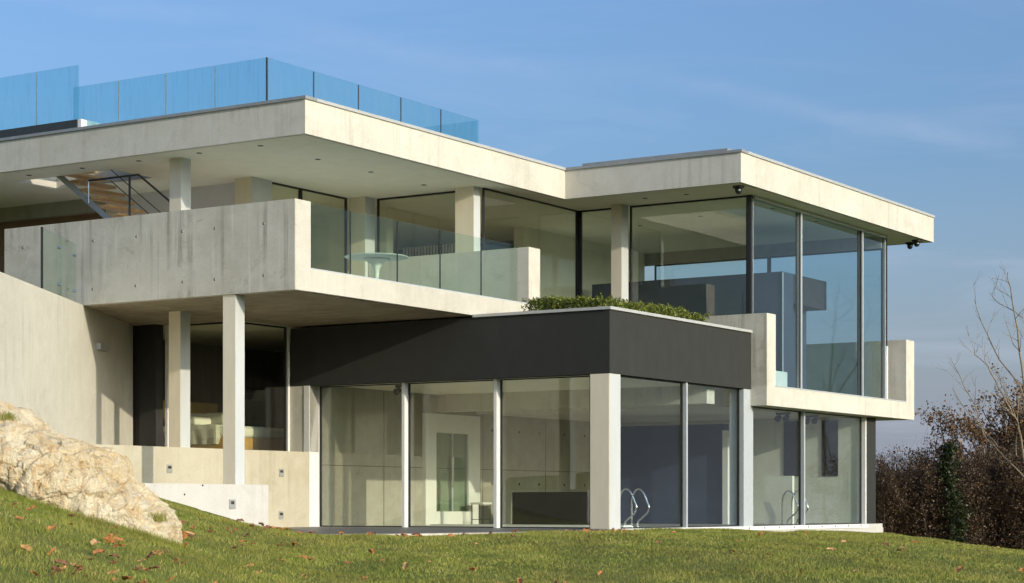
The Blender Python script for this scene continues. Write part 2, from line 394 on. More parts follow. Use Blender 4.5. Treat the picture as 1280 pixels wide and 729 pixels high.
# ------------------------------------------------------------------ the house
house = empty('modern_house', 0, 0, 0, 'modern concrete villa with flat roofs, wide glazing and a cantilevered terrace', 'house')
def P(mb, name, mat, parent=None, **k): return mb.build(name, mat, parent or house, **k)
ZR, ZT = 7.06, 7.675
A1, A2, B1, B2, B3 = 3.72, -.48, -4.40, 4.58, 15.6
# roof: one L-shaped slab with the stair opening
aa = [A2, A1, 9.3, 12.0, 22.0]; bb = [B1, -3.45, -2.3, B2, B3]
roof = P(MB().cells(aa, bb, {(0, 0), (0, 1), (0, 2), (2, 1)}, ZR, ZT), 'roof', 'concrete')
for (a0, a1, b0, b1) in ((A1 + .10, 9.295, B1 + .10, B2 + 2), (12.005, 22, B1 + .10, B2), (9.297, 12.003, B1 + .10, -3.455), (9.297, 12.003, -2.295, B2), (A2 + .10, A1 + .098, B2 + .10, B3 - .1), (A1 + .10, 9.295, B2 + 2.002, B3 - .1), (9.297, 22, B2 + .002, B3 - .1)):
    P(MB().box(a0, a1, b0, b1, ZR - .003, ZR + .001), 'soffit', 'ceiling_plaster', roof)
e = .035
P(MB().box(A1 - e, 22, B1 - e, B1 + .30, ZT, ZT + .055), 'coping', 'coping_metal', roof)
P(MB().box(A1 - e, A1 + .30, B1 + .30, B2 - e, ZT, ZT + .055), 'coping', 'coping_light', roof)
P(MB().box(A2 - e, A1 + .30, B2 - e, B2 + .27, ZT, ZT + .055), 'coping', 'coping_metal', roof)
P(MB().box(A2 - e, A2 + .30, B2 + .27, B3, ZT, ZT + .055), 'coping', 'coping_light', roof)
P(MB().box(.05, 3.55, B2 + .45, B2 + 2.6, ZT, ZT + .20), 'roof_upstand', 'coping_metal', roof)
kerb = P(MB().box(9.29, 22, B1 - .02, B1 + .55, ZT + .055, ZT + .215), 'roof_kerb', 'steel_dark', roof)  # dark colour stands for the kerb face being in shade
P(MB().box(9.20, 9.288, B1 - .01, B1 + .5, ZT + .055, ZT + .215), 'roof_kerb', 'white_paint', roof)
for (a, b) in ((11.18, -3.86), (9.67, -3.9), (8.17, -3.91), (6.62, -3.93), (5.16, -3.9), (5.16, -2.2), (5.17, -.49), (5.19, 1.37), (1.2, 5.4), (2.2, 5.4), (.5, 8.2), (.5, 10.6), (6.4, 4.4), (9.0, 3.6), (2.4, 8.4), (4.3, 9.0)):
    P(MB().lathe([(.052, ZR - .010), (.055, ZR - .0035)], a, b, 16), 'downlight', 'black_plastic', roof)

# terrace
zS, zF, zP = 4.145, 4.42, 5.70
ter = P(MB().box(3.05, 12.5, -5.52, 2.47, zS, zF), 'terrace_slab', 'concrete_pale')
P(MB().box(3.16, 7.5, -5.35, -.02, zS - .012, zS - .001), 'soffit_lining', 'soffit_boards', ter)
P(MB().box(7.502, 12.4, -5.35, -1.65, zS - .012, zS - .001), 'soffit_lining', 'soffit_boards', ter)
P(MB().box(7.61, 12.0, -1.59, 4.88, zS - .012, zS - .001), 'bedroom_ceiling', 'ceiling_plaster', ter)
P(MB().box(3.36, 12.4, -5.08, 2.02, zF + .002, zF + .02), 'terrace_floor', 'white_paint', ter)
P(MB().box(3.05, 3.34, -5.09, 2.03, zF, 4.53), 'kerb', 'concrete_pale', ter)
par = P(MB().box(3.05, 10.1, -5.525, -5.09, zS - .004, zP), 'terrace_parapet', 'concrete_weathered')
P(MB().box(3.045, 3.052, -5.515, -5.095, zS + .0, zP - .004), 'parapet_end', 'concrete_pale', par)
def disc_b(a, b, z, r, d=.012, n=12):   # small disc facing -b
    m = MB(); k = len(m.v)
    return m.tube([(a, b - d, z), (a, b + .004, z)], r, n)
for (a, z) in ((9.6, 5.31), (7.78, 5.31), (6.71, 5.31), (7.8, 4.42), (6.73, 4.42), (5.61, 5.32), (4.85, 5.32), (5.6, 4.42), (4.85, 4.42), (3.74, 5.32), (3.74, 4.42)):
    P(disc_b(a, -5.525, z, .026, .002), 'tie_hole', 'hole_dark', par)
    P(MB().tube([(a - .016, -5.530, z), (a - .016, -5.52, z)], .018, 8), 'tie_cap', 'concrete_white', par)
P(MB().box(3.05, 7.10, 2.03, 2.47, zF, zP), 'terrace_wall', 'concrete')
bal = P(MB().box(3.08, 3.16, -5.08, 2.02, 4.53, 4.56), 'glass_balustrade', 'frame_silver')
js = [-5.06, -3.88, -2.45, -1.06, .36, 1.70]
for i in range(5):
    P(MB().box(3.10, 3.12, js[i] + .012, js[i + 1] - .012, 4.561, zP - .01), 'pane', 'glass_rail', bal)
    if i: P(MB().box(3.101, 3.119, js[i] - .010, js[i] + .010, 4.561, zP - .012), 'joint', 'frame_dark', bal)

# charcoal band over the pool room
band = P(MB().box(0, 7.60, 0, .30, 2.905, 4.10).box(0, .30, .30, 6.06, 2.905, 4.10), 'charcoal_band', 'charcoal_render')
P(MB().box(-.04, 3.05, -.04, .34, 4.10, 4.155), 'coping', 'coping_light', band)
P(MB().box(-.04, .34, .34, 6.05, 4.10, 4.155), 'coping', 'coping_light', band)
P(MB().box(.30, 7.2, .30, 6.06, 3.62, 3.90), 'planter_bed', 'soil')
P(MB().box(0.35, 7.1, .36, 13.0, 2.93, 3.05), 'pool_room_ceiling', 'ceiling_plaster')
P(MB().box(.31, 7.1, 4.6, 4.95, 2.55, 2.93), 'ceiling_beam', 'concrete')
P(MB().box(.31, 7.1, 8.2, 8.5, 2.6, 2.93), 'ceiling_beam', 'concrete')

# concrete window box of the upper room: floor slab, two end walls
ax = -.36
box = P(MB().box(ax, 7.0, 6.063, 14.57, 2.557, 2.972), 'window_box', 'concrete')
P(MB().box(ax, 3.4, 6.063, 6.508, 2.972, 4.51), 'end_wall', 'concrete_weathered', box)
P(MB().box(ax - .003, ax + .001, 6.065, 6.506, 2.60, 4.505), 'end_face', 'concrete', box)
P(MB().box(ax, 7.0, 14.04, 14.57, 2.972, 4.505), 'end_wall', 'concrete', box)
P(MB().box(ax - .012, ax + .10, 6.51, 14.038, 2.972, 2.995), 'sill', 'frame_silver', box)
P(MB().box(.55, 6.9, 6.52, 14.03, 2.973, 3.0), 'room_floor', 'stone_floor', box)

# columns
def column(a0, a1, b0, b1, z0, z1, mat='column_bounce_beige', name='column'):
    c_ = P(MB().box(a0, a1, b0, b1, z0, z1), name, mat)
    if mat == 'column_bounce_beige': P(MB().box(a0 - .004, a0 + .001, b0 + .004, b1 - .004, z0, z1 - .003), 'column_toned_face', 'column_grey', c_)  # added skin: right face greyer, beige body carries the warm reflected light
    return c_
column(4.41, 4.69, -5.49, -5.24, .80, zS - .005)
column(7.21, 7.50, -3.80, -3.52, 1.54, zS - .005)
column(7.21, 7.50, -3.78, -3.50, zF, ZR)
column(7.50, 7.95, -1.35, -.72, zF, ZR)
column(7.12, 7.55, 1.93, 2.28, zF, ZR)
column(4.41, 4.87, 2.05, 2.30, zF - .3, ZR)
column(3.03, 3.29, 5.84, 6.15, 3.9, ZR)
col = column(.006, .42, .003, .42, -.02, 2.903)          # corner of the pool room
P(MB().box(.01, .415, -.006, .002, 0, 2.9), 'column_toned_face', 'column_bounce_beige', col)
P(MB().box(.421, .60, .32, .38, 0, 2.9), 'column_toned_face', 'column_bounce_beige', col)
column(.02, .35, 5.74, 6.20, -.02, 2.9, 'frame_silver')
column(.02, .18, 12.45, 13.02, 0, 2.555, 'charcoal_render')

# windows: each a slim frame with its pane (sub-part)
def win_a(a0, a1, b, z0, z1, frame='frame_dark', g='glass_window', fw=.035, d=.05):   # runs along a, faces -b
    f = P(MB().box(a0, a1, b - d / 2, b + d / 2, z1 - fw, z1).box(a0, a1, b - d / 2, b + d / 2, z0, z0 + fw).box(a0, a0 + fw, b - d / 2, b + d / 2, z0 + fw, z1 - fw).box(a1 - fw, a1, b - d / 2, b + d / 2, z0 + fw, z1 - fw), 'window', frame)
    P(MB().box(a0 + fw, a1 - fw, b - .01, b + .01, z0 + fw, z1 - fw), 'pane', g, f); return f
def win_b(a, b0, b1, z0, z1, frame='frame_dark', g='glass_window', fw=.035, d=.05):   # runs along b, faces -a
    f = P(MB().box(a - d / 2, a + d / 2, b0, b1, z1 - fw, z1).box(a - d / 2, a + d / 2, b0, b1, z0, z0 + fw).box(a - d / 2, a + d / 2, b0, b0 + fw, z0 + fw, z1 - fw).box(a - d / 2, a + d / 2, b1 - fw, b1, z0 + fw, z1 - fw), 'window', frame)
    P(MB().box(a - .01, a + .01, b0 + fw, b1 - fw, z0 + fw, z1 - fw), 'pane', g, f); return f
# upper storey
win_b(7.61, -.70, .33, zF, ZR - .004); win_b(7.61, .345, 1.91, zF, ZR - .004)
win_a(4.90, 7.11, 2.37, zF, ZR - .004)
win_b(4.36, 2.33, 6.17, 3.9, ZR - .004, fw=.03)
P(MB().box(4.31, 4.40, 6.18, 6.26, 3.9, ZR - .003), 'corner_post', 'frame_dark')
win_a(3.30, 4.30, 6.22, 3.9, ZR - .004); win_a(.15, 3.02, 6.22, 3.9, ZR - .004)
P(MB().box(.055, .14, 6.17, 6.26, 4.0, ZR - .003), 'corner_post', 'frame_dark')
ms = [6.27, 8.67, 12.2, 13.77]
for i in range(3):
    f = win_b(.09, ms[i] + (.06 if i else .0), ms[i + 1], 2.995, ZR - .01, 'frame_silver', 'glass_blue', .03)
for m_ in ms[1:3]:
    P(MB().box(.02, .16, m_ + .002, m_ + .058, 2.996, ZR - .05), 'mullion', 'frame_silver')
    P(MB().box(.05, .14, m_ - .03, m_ + .0, 2.996, ZR - .05), 'mullion', 'frame_dark')
P(MB().box(.02, .16, 6.3, 13.77, ZR - .075, ZR - .012), 'head_rail', 'frame_silver')
P(MB().box(.05, .14, 13.775, 13.84, 4.35, ZR - .003), 'corner_post', 'frame_dark')
P(MB().box(.04, .15, 13.775, 13.86, 2.996, 4.345), 'corner_post', 'white_paint')
win_a(.16, 3.2, 13.80, 2.995, 6.75, 'frame_dark', 'glass_blue'); win_a(3.22, 6.5, 13.80, 2.995, 6.75, 'frame_dark', 'glass_blue')
P(MB().box(.16, 7, 13.7, 13.9, 6.752, ZR - .002), 'window_head', 'concrete_grey')
# pool room, front face
ws = [7.12, 4.87, 2.67, .60]
P(MB().box(7.10, 7.24, -.01, .40, 0, 2.903), 'mullion', 'frame_white')
for i in range(3):
    win_a(ws[i + 1] + .0, ws[i] - .03, .35, .0, 2.90, 'frame_dark', 'glass_window', .022)
for m_ in ws[1:3]:
    P(MB().box(m_ - .034, m_ + .034, .19, .318, .0, 2.902), 'mullion', 'frame_white')
P(MB().box(.60, 7.1, .20, .40, -.03, -.002), 'threshold', 'frame_silver')
# pool room, side face
bs = [.44, 3.20, 5.73]
win_b(.14, .44, 3.16, 0, 2.90, 'frame_dark', 'glass_side', .022); win_b(.14, 3.24, 5.73, 0, 2.90, 'frame_dark', 'glass_side', .022)
win_b(.14, 6.21, 8.86, 0, 2.555, 'frame_dark', 'glass_side', .022); win_b(.14, 8.94, 12.44, 0, 2.555, 'frame_dark', 'glass_side', .022)
P(MB().box(.04, .17, 3.17, 3.23, 0, 2.90), 'mullion', 'frame_silver'); P(MB().box(.04, .17, 8.87, 8.93, 0, 2.555), 'mullion', 'frame_silver')
P(MB().box(.02, .12, 12.38, 12.44, 0, 2.55), 'mullion', 'frame_white')
sill = P(MB().box(-.03, .20, .43, 12.44, -.09, -.003), 'sill_rail', 'frame_white')
for k in range(9): P(MB().tube([(-.038, 5.9 + k * .76, -.04), (-.028, 5.9 + k * .76, -.04)], .018, 8), 'bolt', 'frame_dark', sill)
P(MB().box(.0, .45, .44, 13.45, -.9, -.092), 'plinth', 'concrete_white')
P(MB().box(.02, .46, 12.45, 13.45, -.091, -.002), 'plinth', 'concrete_white')
P(MB().box(.46, 7.2, .40, 13.2, -.3, -.004), 'pool_room_floor', 'stone_floor')
# walls that close the pool room and the bedroom
P(MB().box(7.12, 7.40, .42, 13.2, 0, 2.93), 'side_wall', 'concrete_grey')
P(MB().box(.20, 7.12, 12.445, 13.0, 0, 2.55), 'end_wall', 'concrete_bright')
for (a, bz) in ((.75, 0), (1.75, 0)): P(MB().box(a, a + .42, 12.42, 12.444, 1.15, 2.5), 'dark_upright', 'charcoal_wall')  # two dark upright panels on the upper part of the end wall
P(MB().box(2.55, 6.0, 9.9, 10.15, 0, 2.36), 'partition', 'blue_wall')
P(MB().box(.74, 1.45, 9.78, 9.88, 0, 1.12), 'low_screen', 'concrete_bright')
P(MB().box(3.97, 5.98, 6.0, 6.5, 0, .74), 'reflection_block', 'charcoal_wall')  # added block standing in for the planter wall's dark mirror image
P(MB().box(2.40, 2.54, 9.80, 9.89, 0, 2.2).box(1.85, 2.40, 9.80, 9.89, 2.06, 2.2).box(1.85, 1.95, 9.80, 9.89, 0, 2.06), 'door_frame', 'white_paint')
for z in (1.28,): P(MB().box(7.112, 7.121, .42, 12.8, z - .006, z + .006), 'form_joint', 'hole_dark')
for bj in (2.6, 6.5, 9.3, 11.6): P(MB().box(7.112, 7.121, bj, bj + .012, 0, 2.9), 'form_joint', 'hole_dark')
for bj in (6.9, 8.1, 9.0, 10.2, 11.2):
    for z in (.95, 2.2): P(MB().tube([(7.108, bj, z), (7.122, bj, z)], .03, 8), 'tie_hole', 'hole_dark')
# white framed glass double door on the side wall
door = P(MB().box(7.02, 7.118, 4.05, 6.25, 0, .30).box(7.02, 7.118, 4.05, 6.25, 2.08, 2.5).box(7.02, 7.118, 4.05, 4.47, .30, 2.08).box(7.02, 7.118, 5.78, 6.25, .30, 2.08), 'glass_door', 'white_paint')
for (b0, b1) in ((4.48, 5.12), (5.17, 5.77)):
    P(MB().box(7.055, 7.07, b0, b1, .31, 2.07), 'pane', 'glass_rail', door)
P(MB().box(7.04, 7.10, 5.122, 5.168, .31, 2.07).box(7.04, 7.10, 4.472, 4.50, .31, 2.07).box(7.04, 7.10, 5.75, 5.778, .31, 2.07), 'door_frame', 'frame_silver', door)
P(MB().tube([(6.98, 5.06, .85), (6.98, 5.06, 1.55)], .018, 8), 'handle', 'chrome', door)
# bedroom under the terrace
win_a(7.72, 9.42, -1.62, 1.54, zS - .014, 'frame_dark', 'glass_window', .03); win_b(7.68, -1.60, -.06, 1.54, zS - .014, 'frame_dark', 'glass_window', .03)
P(MB().box(7.62, 7.70, -.05, .0, 1.54, zS - .014), 'post', 'frame_white')
P(MB().box(9.43, 9.50, -1.72, -1.60, 1.54, zS - .014), 'post', 'frame_white')
P(MB().box(9.52, 11.5, -1.95, -1.75, 1.54, zS - .014), 'dark_panel', 'charcoal_wall')
P(MB().box(9.50, 9.95, -1.99, -1.951, 1.54, zS - .014), 'dark_panel', 'charcoal_render')
P(MB().box(7.10, 7.62, 0.003, .30, 1.54, 2.90), 'wall_panel', 'concrete')
P(MB().box(7.42, 13.0, -1.7, 5.2, 1.30, 1.535), 'bedroom_floor', 'wood_panel')
P(MB().box(7.45, 13.0, 4.9, 5.2, 1.54, zS - .014), 'bedroom_wall', 'brown_dark')
P(MB().box(7.41, 7.60, .31, 4.9, 1.54, zS - .014), 'bedroom_wall', 'brown_dark')
P(MB().box(12.0, 13.0, -1.7, 4.9, 1.54, zS - .014), 'bedroom_wall', 'brown_dark')
# upper storey, interior walls
P(MB().box(7.62, 14.5, 3.4, 3.65, zF, ZR - .003), 'inner_wall', 'ceiling_plaster')
P(MB().box(7.96, 11.6, -.95, -.72, zF, ZR - .003), 'inner_wall', 'plaster_grey')
P(MB().box(11.62, 11.9, -.95, -.72, zF, ZR - .003), 'inner_wall', 'column_paint')
P(MB().box(11.92, 21.9, -.9, -.7, 4.11, 6.75), 'wood_wall', 'wood_panel')
P(MB().box(11.92, 21.9, -1.05, -.6, 6.752, ZR - .003), 'bulkhead', 'concrete_grey')
P(MB().box(14.6, 14.9, -.69, 13.6, zF, ZR - .003), 'inner_wall', 'plaster_grey')
P(MB().box(4.42, 14.9, 2.48, 13.6, zF - .2, zF), 'upper_floor', 'stone_floor')
P(MB().box(6.7, 6.95, 7.6, 13.6, 3.0, ZR - .003), 'inner_wall', 'ceiling_plaster')
P(MB().box(6.96, 14.5, 9.6, 9.8, zF, ZR - .003), 'inner_wall', 'brown_dark')
# dark kitchen block standing in the upper room
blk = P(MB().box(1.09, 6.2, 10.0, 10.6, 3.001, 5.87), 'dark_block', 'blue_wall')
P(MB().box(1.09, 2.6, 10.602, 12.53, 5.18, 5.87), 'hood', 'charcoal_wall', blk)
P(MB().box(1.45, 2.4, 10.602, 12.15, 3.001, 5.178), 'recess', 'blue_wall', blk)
P(MB().box(1.075, 1.088, 9.97, 10.02, 3.001, 5.85), 'edge_trim', 'frame_silver', blk)

# glass balustrade on the roof
GA, GB = 4.72, -4.25
rb = P(MB().box(GA - .04, GA + .04, GB, 2.71, ZT, ZT + .09).box(GA + .04, 9.55, GB - .04, GB + .04, ZT, ZT + .09), 'roof_balustrade', 'frame_silver')
ja = [GA + .012, 5.95, 7.16, 8.37, 9.57]
jb = [GB, -2.89, -1.5, -.1, 1.3, 2.71]
for i in range(1, 5): P(MB().box(GA - .008, GA + .008, jb[i] - .006, jb[i] + .012, ZT + .09, 8.555), 'joint', 'steel_dark', rb)
for i in range(1, 4): P(MB().box(ja[i] - .010, ja[i] + .010, GB - .008, GB + .008, ZT + .09, 8.555), 'joint', 'frame_silver', rb)
P(MB().box(GA - .012, GA + .014, GB - .012, GB + .018, ZT + .09, 8.56), 'joint', 'steel_dark', rb)
for i in range(5): P(MB().box(GA - .01, GA + .01, jb[i] + .02, jb[i + 1] - .012, ZT + .09, 8.56), 'pane', 'glass_roof', rb)
for i in range(4): P(MB().box(ja[i] + .012, ja[i + 1] - .012, GB - .01, GB + .01, ZT + .09, 8.56), 'pane', 'glass_roof', rb)
jr = [GA + .03, 6.0, 7.2, 8.4, 9.6]
for i in range(4): P(MB().box(jr[i] + .012, jr[i + 1] - .012, 2.70, 2.72, ZT + .09, 8.56), 'pane', 'glass_roof', rb)
jk = [9.30, 10.45, 11.6, 12.75, 13.9]
for i in range(1, 3): P(MB().box(jk[i] - .010, jk[i] + .010, B1 + .032, B1 + .048, ZT + .215, 8.945), 'joint', 'frame_silver', rb)
for i in range(4): P(MB().box(jk[i] + .012, jk[i + 1] - .012, B1 + .03, B1 + .05, ZT + .215, 8.95), 'pane', 'glass_roof', rb)

# stair rising to the roof
st = P(MB().profile([(8.0, 5.0), (10.86, 7.06), (11.2, 7.30), (11.2, 7.45), (10.86, 7.20), (8.0, 5.14)], -3.43, -3.40), 'stair', 'coping_metal')
for k in range(13):
    a = 8.05 + .26 * k; z = 5.0 + .72 * (a - 8.0) + .23
    P(MB().box(a - .15, a + .15, -3.39, -2.36, z - .045, z + .01), 'tread', 'wood_tread', st)
rail = P(MB().tube([(9.95, -3.44, 6.90), (8.62, -3.44, 6.90), (7.65, -3.44, 6.20), (6.6, -3.44, 5.45)], .022, 8), 'handrail', 'steel_dark', st)
P(MB().tube([(8.85, -3.44, 5.2), (8.85, -3.44, 6.9)], .022, 8), 'handrail_post', 'steel_dark', st)
for d in (.22, .44):
    P(MB().tube([(9.35, -3.44, 7.30 - d - .02), (7.2, -3.44, 5.72 - d + .0)], .010, 6), 'rail_wire', 'steel_dark', st)
P(MB().tube([(9.95, -3.44, 6.9), (9.95, -3.44, 6.45)], .016, 6), 'handrail_post', 'chrome', st)

# ------------------------------------------------------------------ garden walls
d = np.array([.508, .8614]); n_ = np.array([-.8614, .508])      # oblique retaining wall, n_ points towards the lawn
p0 = np.array([8.066, -5.486])
def pw(s, off): q = p0 + d * s + n_ * off; return (float(q[0]), float(q[1]))
rw = empty('retaining_wall', p0[0], p0[1], 0, 'tall pale board-marked retaining wall running under the terrace behind the boulder', 'wall')
org = (p0[0], p0[1], 0)
MB().prism([pw(-9, 0), pw(4.05, 0), pw(4.05, -.4), pw(-9, -.4)], -.2, 4.143).build('wall', 'concrete_pale', rw, org)
MB().prism([pw(.92, .10), pw(1.5, .10), pw(1.5, 0.002), pw(.92, .002)], 3.40, 3.52).build('wall_light', 'light_fitting', rw, org)
# glass screen standing on it
gs = empty('glass_screen', *pw(-1.6, -.2), 4.14, 'low greenish glass screen on top of the retaining wall beside the parapet', 'glass screen')
og = (*pw(-1.6, -.2), 4.14)
for (s0, s1) in ((-2.72, -1.52), (-1.49, -.45)):
    MB().prism([pw(s0, -.02), pw(s1, -.02), pw(s1, -.04), pw(s0, -.04)], 4.15, 5.21).build('pane', 'glass_rail', gs, og)
    for z in (4.35, 5.0): MB().tube([(*pw(s1 - .08, .0), z), (*pw(s1 - .08, -.06), z)], .03, 10).build('fixing', 'chrome', gs, og)
MB().prism([pw(-2.74, -.01), pw(-2.722, -.01), pw(-2.722, -.05), pw(-2.74, -.05)], 4.15, 5.21).build('edge_strip', 'frame_dark', gs, og)
MB().prism([pw(-9, -.402), pw(4.0, -.402), (12.4, -2.0), (30, -2.0), (30, -14)], 3.8, 4.10).build('upper_garden', 'lawn_soil').update_tag()
tag(bpy.data.objects['upper_garden'], 'raised ground behind the retaining wall', kind='structure')

uw = empty('garden_wall', 7.1, -3, 0, 'sandy concrete wall carrying the bedroom terrace, with square recessed lights', 'wall')
ou = (7.1, -3, 0)
MB().box(7.10, 13.0, -6.9, -.003, -.3, 1.538).build('wall', 'concrete_sandy', uw, ou)
for (b, z) in ((-4.23, 1.13), (-.92, 1.10), (-.93, .24)):
    MB().box(7.085, 7.102, b - .07, b + .07, z - .08, z + .08).build('wall_light', 'light_fitting', uw, ou)
    MB().box(7.080, 7.086, b - .045, b + .045, z + .0, z + .05).build('light_lens', 'hole_dark', uw, ou)
lw_ = empty('planter_wall', 3.92, -6.5, 0, 'low white concrete block wall under the front column', 'wall')
ol = (3.92, -6.5, 0)
MB().box(3.92, 5.95, -9.6, -5.18, -.4, .80).build('wall', 'concrete_white', lw_, ol)
MB().box(3.905, 3.922, -6.23, -6.07, .38, .54).build('wall_light', 'light_fitting', lw_, ol)
MB().box(3.90, 3.906, -6.19, -6.11, .46, .51).build('light_lens', 'hole_dark', lw_, ol)
for (b, z) in ((-7.35, .62), (-6.9, .775)): MB().tube([(3.915, b, z), (3.925, b, z)], .018, 8).build('tie_hole', 'hole_dark', lw_, ol)

# patio in front of the pool room
MB().prism([(7.09, .19), (.0, .19), (0, -.01), (-.55, -1.6), (-.40, -4.6), (.19, -7.2), (.9, -8.8), (3.9, -8.8), (3.9, -5.15), (7.09, -5.15)], -.25, -.004).build('patio', 'deck_grey')
tag(bpy.data.objects['patio'], 'dark grey patio along the pool room', kind='structure')
ed = [(0.0, .42), (-.56, -1.6), (-.41, -4.6), (.18, -7.2), (.88, -8.8)]
for k in range(4):
    (a0, b0), (a1, b1) = ed[k], ed[k + 1]
    MB().prism([(a0, b0), (a1, b1), (a1 - .14, b1), (a0 - .14, b0)], -.2, -.012).build('kerb', 'stone_edge', bpy.data.objects['patio'] if False else None)
for o in [o for o in bpy.data.objects if o.name.startswith('kerb') and o.parent is None]: tag(o, 'pale stone kerb between patio and lawn', kind='structure')

# ------------------------------------------------------------------ furniture and fittings
# tulip table
ta, tb = 3.95, -1.95
tt = empty('round_table', ta, tb, zF, 'white round pedestal table standing on the terrace behind the glass balustrade', 'table')
ot = (ta, tb, zF); h = .70
MB().lathe([(.02, zF + h - .03), (.46, zF + h - .02), (.60, zF + h), (.61, zF + h + .012), (.59, zF + h + .02)], ta, tb, 48).build('tabletop', 'white_paint', tt, ot, smooth=False)
MB().lathe([(.27, zF + .005), (.25, zF + .02), (.10, zF + .06), (.05, zF + .14), (.04, zF + .32), (.055, zF + .48), (.11, zF + .58), (.22, zF + .655), (.26, zF + .668)], ta, tb, 32).build('pedestal', 'white_paint', tt, ot, smooth=True)
# slatted screen behind the terrace wall
sca = empty('slat_screen', 6.1, 3.05, zF, 'low screen of blue and brown upright slats behind the terrace window', 'screen')
osc = (6.1, 3.05, zF)
MB().box(5.1, 6.95, 3.06, 3.10, zF, 6.06).build('backing', 'slat_blue', sca, osc)
for k in range(23):
    a = 5.12 + k * .08
    MB().box(a, a + .035, 3.03, 3.058, zF + .3, 6.05).build('slat', 'slat_brown' if k % 3 else 'bark_pale', sca, osc)
# bed
bd = empty('bed', 9.6, .6, 1.54, 'bed with white mattress, grey-green cover and oak base in the lower bedroom', 'bed')
obd = (9.6, .6, 1.54)
MB().box(8.72, 10.9, -.55, 1.5, 1.56, 1.86).build('base', 'oak_yellow', bd, obd, bevel=.01)
def cushion(a0, a1, b0, b1, z0, z1, amp=.02, seed=0, n=20, fold=0.0):
    m = MB(); rr = random.Random(seed)
    bmm = []
    k = n
    for zz, s_ in ((z0, .97), (z0 + (z1 - z0) * .3, 1.0), (z0 + (z1 - z0) * .75, 1.0), (z1, .93)):
        ring = []
        for j in range(4 * k):
            u = j / k
            if u < 1: a, b_ = a0 + (a1 - a0) * u, b0
            elif u < 2: a, b_ = a1, b0 + (b1 - b0) * (u - 1)
            elif u < 3: a, b_ = a1 - (a1 - a0) * (u - 2), b1
            else: a, b_ = a0, b1 - (b1 - b0) * (u - 3)
            ca, cb = (a0 + a1) / 2, (b0 + b1) / 2
            f_ = s_ + amp * mnoise.noise(Vector((a * 5 + seed, b_ * 5, zz * 3))) + fold * math.sin(j * 1.3) * (1 - (zz - z0) / (z1 - z0))
            ring.append((ca + (a - ca) * f_, cb + (b_ - cb) * f_, zz + amp * .6 * mnoise.noise(Vector((a * 4, b_ * 4, seed)))))
        bmm.append(ring)
    for ring in bmm: m.v += ring
    L_ = 4 * k
    for i in range(3):
        for j in range(L_): m.f.append((i * L_ + j, i * L_ + (j + 1) % L_, (i + 1) * L_ + (j + 1) % L_, (i + 1) * L_ + j))
    m.f += [tuple(range(L_)), tuple(range(3 * L_, 4 * L_))]
    return m
cushion(8.70, 10.9, -.56, 1.5, 1.865, 2.10, .012, 1).build('mattress', 'linen_white', bd, obd, smooth=True)
cushion(9.05, 10.95, -.66, 1.0, 1.72, 2.13, .03, 2, 30, .022).build('cover', 'linen_grey', bd, obd, smooth=False)
cushion(9.9, 10.7, -.35, .15, 2.13, 2.32, .04, 3).build('pillow', 'linen_white', bd, obd, smooth=True)
cushion(9.6, 10.6, .2, .6, 2.13, 2.42, .04, 4).build('pillow', 'linen_grey', bd, obd, smooth=True)
MB().box(10.92, 11.0, -.6, 1.55, 1.56, 2.7).build('headboard', 'oak_yellow', bd, obd)
# stool
so = empty('stool', 6.6, 5.65, 0, 'small stool with white seat beside the white framed glass door', 'stool')
oo = (6.6, 5.65, 0)
MB().box(6.42, 6.78, 5.47, 5.83, .46, .51).build('seat', 'white_paint', so, oo, bevel=.01)
for i in (6.45, 6.75):
    for j in (5.5, 5.8): MB().tube([(i, j, 0), (i, j, .46)], .012, 6).build('leg', 'steel_dark', so, oo)
MB().tube([(6.45, 5.5, .12), (6.75, 5.5, .12), (6.75, 5.8, .12), (6.45, 5.8, .12), (6.45, 5.5, .12)], .008, 6).build('stretcher', 'steel_dark', so, oo)
# pool ladders
def ladder(a, b, w_, label):
    t = empty('pool_ladder', a, b, 0, label, 'pool ladder'); o_ = (a, b, 0)
    ctrl = [(0, 0), (0, .30), (.005, .55), (.05, .69), (.13, .765), (.22, .745), (.29, .66), (.345, .53), (.39, .43), (.39, .36), (.345, .28), (.25, .20), (.155, .12), (.13, .06), (.13, 0)]
    for s_ in (0, w_):
        pts = []
        for i in range(len(ctrl) - 1):
            p_ = [ctrl[max(0, min(len(ctrl) - 1, i + k))] for k in (-1, 0, 1, 2)]
            for q in range(4):
                f_ = q / 4
                cr_ = [.5 * (2 * p_[1][d_] + (p_[2][d_] - p_[0][d_]) * f_ + (2 * p_[0][d_] - 5 * p_[1][d_] + 4 * p_[2][d_] - p_[3][d_]) * f_ ** 2 + (3 * p_[1][d_] - p_[0][d_] - 3 * p_[2][d_] + p_[3][d_]) * f_ ** 3) for d_ in (0, 1)]
                pts.append((a - cr_[0], b + s_, max(0, cr_[1])))
        pts.append((a - .13, b + s_, 0))
        MB().tube(pts, .0185, 10).build('handrail', 'chrome', t, o_, smooth=True)
        for pp in (0, .13): MB().lathe([(.045, 0), (.045, .015)], a - pp, b + s_, 14).build('foot_plate', 'chrome', t, o_)
    return t
ladder(1.16, 2.42, .52, 'curved chrome pool handrails behind the corner column')
ladder(.66, 9.05, .52, 'curved chrome pool handrails beside the low concrete screen')
P(MB().box(.6, 5.2, 1.6, 1.95, -.003, .05), 'pool_kerb', 'white_paint')
